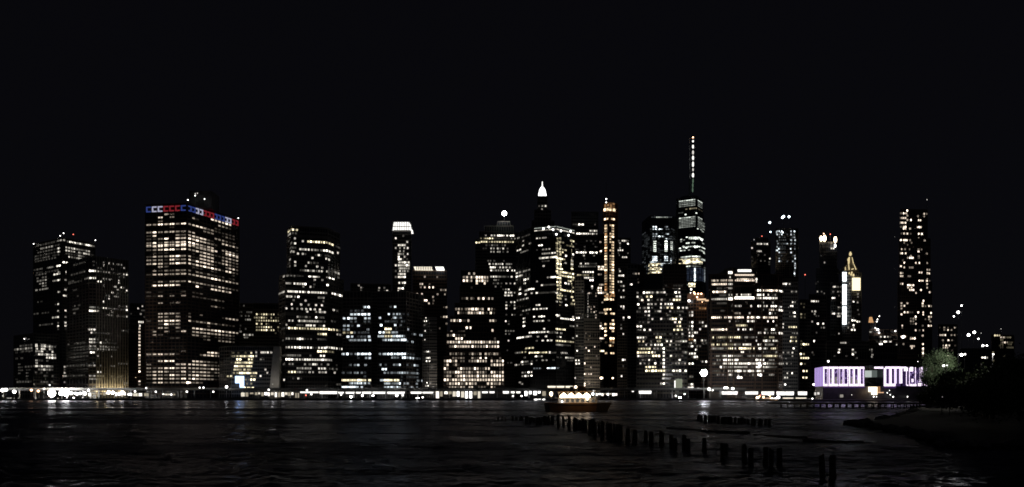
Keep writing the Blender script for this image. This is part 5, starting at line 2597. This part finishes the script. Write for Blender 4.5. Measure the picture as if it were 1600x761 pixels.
for x in (1313, 1330, 1372): 
    rf.box((wx(x), YP+20, z1p), (wx(x+7), YP+28, z1p+2))
part('roof_plant', rf, M['grey'], pr)
q = W(1294.3, 564.5, 742); r = pole_lamp(1294.3, 564.5, 747, .9, 'small lamp standing above the roofline of the purple pavilion, left end', 'street_lamp', 'street lamp', ground=2.2, m=E['white3'])

# timber pier in front of the pavilion
YT = 345.0
a = W(1229, 0, YT).x; c = W(1352, 0, YT).x
r = root('timber_pier', 'low black timber pier on piles in front of the purple pavilion', 'pier', ((a+c)/2, YT, 0))
part('deck', MB().box((a, YT, 1.6), (c+30, YT+26, 2.3)), M['timber'], r)
for k in range(2):
    x = a+.6
    while x < c+28:
        part('pile', MB().tube((x, YT+.6+k*8, -1), (x+random.uniform(-.1, .1), YT+.6+k*8, 1.6), .32, .28, 7), M['timber'], r)
        x += 2.75
part('rail', MB().box((a, YT+.2, 3.2), (c, YT+.3, 3.3)), M['timber'], r)
x = a
while x < c: part('rail_post', MB().box((x, YT+.2, 2.3), (x+.1, YT+.3, 3.2)), M['timber'], r); x += 3.1

# ================================================================== ferry
YF = 268.0
def fx(x): return (x-CX)/F*YF
def fz(y): return CH+(HY-y)/F*YF
r = root('ferry', 'small brown ferry with four warm lamps glowing on its covered upper deck', 'ferry', (fx(900), YF, 0))
x0, x1 = fx(850), fx(953)
plan = [(x0+.6, YF-.2), (x0+2, YF-3), (x1-5, YF-3.2), (x1-1.2, YF), (x1-5, YF+3.2), (x0+2, YF+3)]
plat = [(x0, YF-.2), (x0+1.2, YF-3.5), (x1-4.4, YF-3.7), (x1+.6, YF), (x1-4.4, YF+3.7), (x0+1.2, YF+3.5)]
part('hull', MB().prism(plan, -.5, fz(629.5), plat), M['hull'], r)
part('rubbing_strake', MB().box((fx(862), YF-3.78, fz(633)), (fx(932), YF-3.6, fz(631.8))), M['dark'], r)
cab = part('lower_cabin', MB().box((fx(872), YF-2.7, fz(629.5)), (fx(932), YF+2.7, fz(622.3))), M['white'], r)
for i in range(7):
    xa = fx(875.5+i*7.9)
    w_ = MB().box((xa, YF-2.76, fz(628.3)), (xa+.95, YF-2.7, fz(623.6)))
    o = bpy.data.objects.new('cabin_window', w_.mesh('cabin_window', win_mat('n', 1, 1.5), r.location)); COL.objects.link(o); o.parent = cab
part('upper_deck', MB().box((fx(868), YF-3, fz(622.2)), (fx(936), YF+3, fz(621.7))), M['white'], r)
part('canopy', MB().box((fx(871), YF-2.9, fz(612.4)), (fx(931), YF+2.9, fz(611.7))), M['hull'], r)
for i in range(5):
    for yy in (-2.7, 2.7):
        part('canopy_post', MB().tube((fx(873.5+i*13.8), YF+yy, fz(621.7)), (fx(873.5+i*13.8), YF+yy, fz(612.4)), .06, None, 6), M['white'], r)
for i in range(4):
    xc = fx(880.3+i*11.9)
    mb = MB(); mb.prism([(xc-1.15, YF-1.9), (xc+1.15, YF-1.9), (xc+1.15, YF-.5), (xc-1.15, YF-.5)], fz(621.4), fz(618.2))
    part('lamp_glow', mb, E['warm4'], r)
    mb = MB(); mb.prism([(xc-1.15, YF-1.9), (xc+1.15, YF-1.9), (xc+1.15, YF-.5), (xc-1.15, YF-.5)], fz(618.2)+.01, fz(613.9), [(xc-.15, YF-1.4), (xc+.15, YF-1.4), (xc+.15, YF-1), (xc-.15, YF-1)])
    part('lamp_glow', mb, E['warm4'], r)  # bright tents give shape to the light cones of the deck lamps
    lamp(r, (xc, YF-5.6, fz(626)), 26, (1, .62, .33), .4) if i % 2 else None  # added lights off the side, no fixtures, brighten the hull
    lamp(r, (xc, YF-3.6, fz(618)), 120, (1, .72, .42), .4)
part('bow_lamp', MB().ball((fx(861), YF-1, fz(615.5)), .55, 8, 6, 1.4), emat('amber_lamp', (1, .78, .5), 5), r)
part('lamp_post', MB().tube((fx(861), YF-.9, fz(629.5)), (fx(861), YF-.9, fz(617)), .07), M['steel'], r)
part('stern_lamp', MB().ball((fx(924.7), YF-3.2, fz(615.7)), .42, 8, 6), E['cool'], r)
part('stern_lamp', MB().ball((fx(926), YF-3, fz(611)), .3, 8, 6), E['white2'], r)
part('deck_lamp', MB().ball((fx(877.4), YF-3.2, fz(627)), .3, 8, 6), E['white3'], r)
part('deck_lamp', MB().ball((fx(916.5), YF-3.2, fz(623.3)), .4, 8, 6), E['warm4'], r)
wh_ = part('wheelhouse', MB().prism([(fx(902), YF-1.8), (fx(916), YF-1.8), (fx(916), YF+1.8), (fx(902), YF+1.8)], fz(611.7), fz(603.5), [(fx(903), YF-1.6), (fx(914), YF-1.6), (fx(914), YF+1.6), (fx(903), YF+1.6)]), M['hull'], r)
part('funnel', MB().cyl((fx(893), YF, fz(611.7)), .6, .5, 1.6, 10), M['dark'], r)
part('mast', MB().tube((fx(908), YF, fz(603.5)), (fx(908), YF, fz(596)), .08, .04), M['steel'], r)
part('bow_rail', MB().tube((fx(934), YF-3.2, fz(625)), (x1, YF, fz(626)), .04, None, 5), M['steel'], r)
for i in range(6):
    xa = fx(936+i*3); part('rail_post', MB().tube((xa, YF-3.1+i*.4, fz(629.5)), (xa, YF-3.1+i*.4, fz(625.2)), .03, None, 5), M['steel'], r)

# ================================================================== old pilings
rp = random.Random(11)
def piling(x, yt, yb, wpx, label, group):
    Y = CH*F/(yb-HY)
    p = W(x, yb, Y); h = (yb-yt)/F*Y
    r_ = max(.13, wpx/2/F*Y)
    lean = rp.uniform(-.07, .07)*h
    mb = MB()
    rings = 5; n_ = 9; m0 = 0
    for k in range(rings):
        f = k/(rings-1)
        zz = -1.2+(h+1.2)*f
        for j in range(n_):
            t_ = 2*PI*j/n_
            rad = r_*(1.1-.2*f)*(1+rp.uniform(-.12, .12))
            mb.v.append((p.x+lean*f+rad*math.cos(t_), Y+rad*math.sin(t_), zz+(rp.uniform(-.12, .08) if k == rings-1 else 0)))
    for k in range(rings-1):
        for j in range(n_):
            q = (j+1) % n_
            mb.f.append((k*n_+j, k*n_+q, (k+1)*n_+q, (k+1)*n_+j))
    mb.f.append(tuple((rings-1)*n_+j for j in range(n_)))
    return thing('piling', mb, M['timber'], label, 'piling', (p.x, Y, 0), group)
G = 'old timber pilings standing in the river'
ORD = ('first second third fourth fifth sixth seventh eighth ninth tenth eleventh twelfth thirteenth fourteenth fifteenth '
       'sixteenth seventeenth eighteenth nineteenth twentieth twenty-first twenty-second').split()
for i, (x, yt, yb, w_) in enumerate(((778, 652, 657, 3), (785, 650.5, 657, 3), (790, 652, 657.5, 3), (801, 650, 657, 4), (806, 651, 657, 4), (815, 650, 657.5, 4), (812, 652, 658, 3))):
    piling(x, yt, yb, w_, ORD[i]+' from the left of the seven farthest old pilings', G+', farthest')
for i in range(16):
    x = 822+i*2.6+rp.uniform(-.6, .6)
    piling(x, 649.5+rp.uniform(0, 4), 659+rp.uniform(0, 5), 3.4, ORD[i]+' from the left of the low crowded pilings left of the ferry reflection', G+', left crowd')
for x, yt, yb, w_, lb in ((857.5, 648.5, 661, 4.2, 'leftmost piling black against the ferry reflection'), (864.5, 650, 662, 3.5, 'short second piling black against the ferry reflection'),
                          (872.5, 648, 668, 5, 'thick tallest piling black against the ferry reflection'), (881, 650, 668, 4.2, 'fourth piling black against the ferry reflection'),
                          (889.5, 648.5, 671, 5.4, 'rightmost piling black against the ferry reflection')):
    piling(x, yt, yb, w_, lb, G)
for i in range(20):
    x = 897+i*3.9+rp.uniform(-1, 1); f = i/20
    piling(x, 653+f*10+rp.uniform(-2, 3), 668+f*20+rp.uniform(0, 5), 4.6, ORD[i]+' from the left of the crowded pilings right of the ferry reflection', G+', middle crowd')
for x, yt, yb, w_, lb in ((980, 664, 695, 7, 'broad leaning piling at the right end of the crowd'), (991, 667, 695, 8, 'piling second right of the crowd'),
      (1008, 668, 692, 7, 'piling just left of a thick close pair'), (1018, 670, 697, 7.5, 'left one of a thick close pair'), (1033, 668, 698, 8, 'right one of a thick close pair'),
      (1050, 675, 701, 7, 'left one of the pair in mid river'), (1056, 680, 705, 6, 'right one of the pair in mid river'),
      (1069, 675, 702, 7.5, 'taller one of the pair left of the lone piling'), (1076, 682, 704, 6, 'shorter one of the pair left of the lone piling'),
      (1101, 680, 706, 7, 'lone piling standing between two pairs'), (1129, 688, 718, 6, 'slim piling, the left one of the two right of the lone piling'), (1134, 689, 714, 6, 'slim piling, the right one of the two right of the lone piling'),
      (1163, 689, 722, 8, 'tall left piling of a near pair'), (1174, 695, 726, 8, 'shorter right piling of a near pair'),
      (1196, 694, 727, 8, 'near piling of three, the left one'), (1205, 696, 729, 8, 'near piling of three, the middle one'), (1219, 694, 726, 8.5, 'near piling of three, the right one'),
      (1286, 703, 745, 9, 'nearest tall piling, left one of the last pair'), (1302, 704, 746, 10, 'nearest tall piling, right one of the last pair')):
    piling(x, yt+(yb-yt)*.18, yb, w_, lb, G)
for i in range(22):
    x = 1092+i*5.2+rp.uniform(-1.4, 1.4)
    piling(x, 648+i*.35+rp.uniform(-1, 2), 657+i*.4+rp.uniform(0, 2), 5, ORD[i]+' from the left in the straight far line of low pilings', G+', second line')
for x0, x1, y, lb in ((1042, 1096, 668, 'left black beam floating low behind the pairs of pilings'), (1096, 1172, 672.5, 'long middle black beam low in the water'), (1178, 1262, 680, 'right black beam low in the water'), (1255, 1350, 688, 'rightmost black beam low in the water')):
    Y = CH*F/(y+2-HY); a = W(x0, y, Y); c = W(x1, y+3, CH*F/(y+5-HY))
    thing('timber_beam', MB().tube((a.x, a.y, .12), (c.x, c.y, .1), .17, .13, 8), M['timber'], lb, 'beam', ((a.x+c.x)/2, (a.y+c.y)/2, 0), G+', fallen beams')

# ================================================================== near bank at right
def yb_(y): return CH*F/(y-HY)
shore = [(1330, 664), (1372, 660), (1402, 654), (1424, 646), (1440, 641), (1452, 636), (1462, 633)]
out_ = [W(x, y, yb_(y)) for x, y in shore]
pts = [(p.x, p.y) for p in out_]+[(380, 470), (700, 420), (700, 60), (86, 52), (66, 70)]
pts += [(W(1480, 700, yb_(700)).x, yb_(700)), (W(1440, 682, yb_(682)).x, yb_(682)), (W(1390, 674, yb_(674)).x, yb_(674))]
mb = MB().prism(pts, -1.5, .55)
thing('near_bank', mb, M['soil'], None, None, kind='structure')
rk = MB()
rr2 = random.Random(2)
edge = pts[:7]+[pts[-5], pts[-4]]+pts[-3:]+[pts[0]]
loop_ = pts[-5:]+pts[:7]
for a_, b_ in zip(loop_[:-1], loop_[1:]):
    L = math.hypot(b_[0]-a_[0], b_[1]-a_[1])
    for k in range(int(L/1.1)):
        f = rr2.random()
        c_ = (a_[0]+(b_[0]-a_[0])*f+rr2.uniform(-.9, .9), a_[1]+(b_[1]-a_[1])*f+rr2.uniform(-.9, .9))
        s_ = rr2.uniform(.35, .95)
        n0 = len(rk.v)
        rk.ball((c_[0], c_[1], .15+s_*.3), s_, 6, 4, .7)
        for q in range(n0, len(rk.v)):
            v = rk.v[q]; rk.v[q] = (v[0]+rr2.uniform(-.2, .2)*s_, v[1]+rr2.uniform(-.2, .2)*s_, v[2]+rr2.uniform(-.2, .2)*s_)
o = thing('shore_rocks', rk, M['rock'], 'rough dark boulders heaped along the edge of the near bank at right', 'rocks', (out_[3].x, out_[3].y, 0)); o['kind'] = 'stuff'
bk = MB(); nb = len(bk.v)
bx_ = [(1425, 150, 635), (1600, 120, 640)]
gx = np.linspace(60, 420, 46); gy = np.linspace(60, 430, 46)
for iy, yy in enumerate(gy):
    for ix, q in enumerate(gx):
        edge_x = 0.47*yy+8 if yy < 300 else 0.47*yy+8
        d_ = max(0, min(1, (q-edge_x)/40))
        zz = .3+4.2*d_*d_*(3-2*d_)+.5*math.sin(q*.13+1)*math.sin(yy*.11)*d_
        bk.v.append((q+ (0 if d_ else 0), yy, zz if q > edge_x-6 else -.8))
for iy in range(45):
    for ix in range(45):
        i_ = iy*46+ix; bk.f.append((i_, i_+1, i_+47, i_+46))
thing('grass_bank', bk, M['soil'], None, None, kind='structure')

# trees
def tree(name, label, x, Y, ztop, rad, n_leaf, leafm, seed, group, gz=2.0, weep=0.0, leaf=.42, wide=1.0):
    rt = random.Random(seed)
    X0 = wx(x, Y)
    r = root(name, label, 'tree', (X0, Y, gz), group)
    h = ztop-gz
    tr = MB()
    tr.tube((X0, Y, gz-.3), (X0+rt.uniform(-.3, .3), Y, gz+h*.38), .035*h, .024*h, 9)
    tips = []
    for i in range(9):
        an_ = 2*PI*i/9+rt.uniform(-.3, .3); e = rt.uniform(.35, .9)
        p0 = Vector((X0, Y, gz+h*rt.uniform(.24, .38)))
        p1 = p0+Vector((math.cos(an_)*rad*.38*e*wide, math.sin(an_)*rad*.38*e, h*.22))
        p2 = p0+Vector((math.cos(an_)*rad*.72*e*wide, math.sin(an_)*rad*.72*e, h*rt.uniform(.28, .48)))
        tr.tube(p0, p1, .016*h, .010*h, 6); tr.tube(p1, p2, .010*h, .004*h, 6)
        tips.append(p2)
        for j in range(2):
            p3 = p1.lerp(p2, .4+.3*j)+Vector((rt.uniform(-1, 1)*rad*.2, rt.uniform(-1, 1)*rad*.2, h*.12))
            tr.tube(p1.lerp(p2, .4+.3*j), p3, .005*h, .002*h, 5)
    part('trunk', tr, M['bark'], r)
    cr = MB()
    cl = []
    for i in range(46):
        u = Vector((rt.gauss(0, 1), rt.gauss(0, 1), rt.gauss(0, 1))).normalized()*(rt.random()**.35)
        cz = gz+h*.62+u.z*h*.34
        cl.append((Vector((X0+u.x*rad*.8*wide, Y+u.y*rad*.8, cz)), rad*rt.uniform(.16, .34)))
    for i in range(n_leaf):
        c_, s_ = rt.choice(cl)
        p = c_+Vector((rt.gauss(0, .55), rt.gauss(0, .55), rt.gauss(0, .5)))*s_
        if weep: p.z -= weep*abs(rt.gauss(0, 1))*(Vector((p.x-X0, p.y-Y)).length/rad)**2
        a_ = Vector((rt.gauss(0, 1), rt.gauss(0, 1), rt.gauss(0, .5)-(1.5 if weep else 0))).normalized()
        b_ = a_.orthogonal().normalized()
        b_ = (b_*math.cos(i)+a_.cross(b_)*math.sin(i))
        l_ = leaf*rt.uniform(.6, 1.4); w_ = l_*(.28 if weep else .5)
        n0 = len(cr.v)
        cr.v += [tuple(p), tuple(p+a_*l_*.5+b_*w_), tuple(p+a_*l_), tuple(p+a_*l_*.5-b_*w_)]
        cr.f.append((n0, n0+1, n0+2, n0+3))
    o = part('crown', cr, leafm, r); o['kind'] = 'stuff'
    return r
GT = 'trees on the near bank'
tree('willow_tree', 'pale green willow lit by a lamp at the right end of the purple pavilion', 1466, 300, 21.0, 8.6, 24000, M['leaf'], 3, None, weep=1.6, leaf=.36, wide=.8)
for (x, Y, ytop, rad, lb, sd_) in (
     (1492, 230, 580, 6.5, 'dark round bush tree touching the lit willow', 4),
     (1516, 215, 586, 6.0, 'dark low tree second from the lit willow', 5),
     (1538, 200, 583, 6.5, 'dark tree in the middle of the black group', 6),
     (1560, 190, 578, 6.5, 'dark tree third from the right edge', 7),
     (1583, 175, 563, 7.0, 'faintly lit taller tree near the right edge', 8),
     (1606, 165, 552, 8.0, 'tallest dark tree cut by the right edge', 9),
     (1522, 130, 606, 5.0, 'near low black bush below the tree line, left', 10),
     (1552, 120, 600, 5.5, 'near low black bush below the tree line, middle', 11),
     (1592, 110, 594, 6.0, 'near black bush at the right edge', 12),
     (1475, 250, 604, 5.0, 'small black bush at the foot of the lit willow', 13),
     (1455, 262, 612, 4.0, 'smallest black bush at the foot of the purple pavilion right end', 14)):
    tree('bush_tree', lb, x, Y, W(x, ytop, Y).z, rad, 5200, M['leafdark'], sd_, GT, leaf=.45 if Y > 150 else .32, wide=1.1)
# lamps of the park
pole_lamp(1502.5, 554.5, 255, .42, 'park lamp with a short arm standing between the dark trees', 'park_lamp', 'street lamp', power=120, arm=.9)
pole_lamp(1508, 553.5, 258, .25, 'small lamp head just right of the park lamp with a short arm', 'park_lamp', 'street lamp', m=E['white3'])
rl = pole_lamp(1474.5, 571.3, 286, .38, 'bright lamp in front of the lit willow crown', 'park_lamp', 'street lamp', power=150, m=E['white3'])
lamp(rl, W(1492, 546, 286), 4600, (1, .97, .86), .5)  # added light without a fixture, brightens the upper right of the willow
pole_lamp(1479.5, 571.3, 287, .22, 'smaller lamp right beside the bright lamp in front of the willow', 'park_lamp', 'street lamp', m=E['white3'])
pole_lamp(1461, 602.5, 275, .22, 'small dim lamp low under the lit willow', 'park_lamp', 'street lamp', m=E['white2'])
pole_lamp(1472, 620.8, 200, .16, 'left of two tiny lamps at ground level under the black trees', 'park_lamp', 'street lamp', m=E['white2'], ground=.5)
pole_lamp(1484.8, 623.7, 190, .16, 'right of two tiny lamps at ground level under the black trees', 'park_lamp', 'street lamp', m=E['white3'], ground=.5)
pole_lamp(1552, 553.5, 196, .2, 'warm lamp over the trees near the right edge', 'park_lamp', 'street lamp', m=E['white3'], power=700)
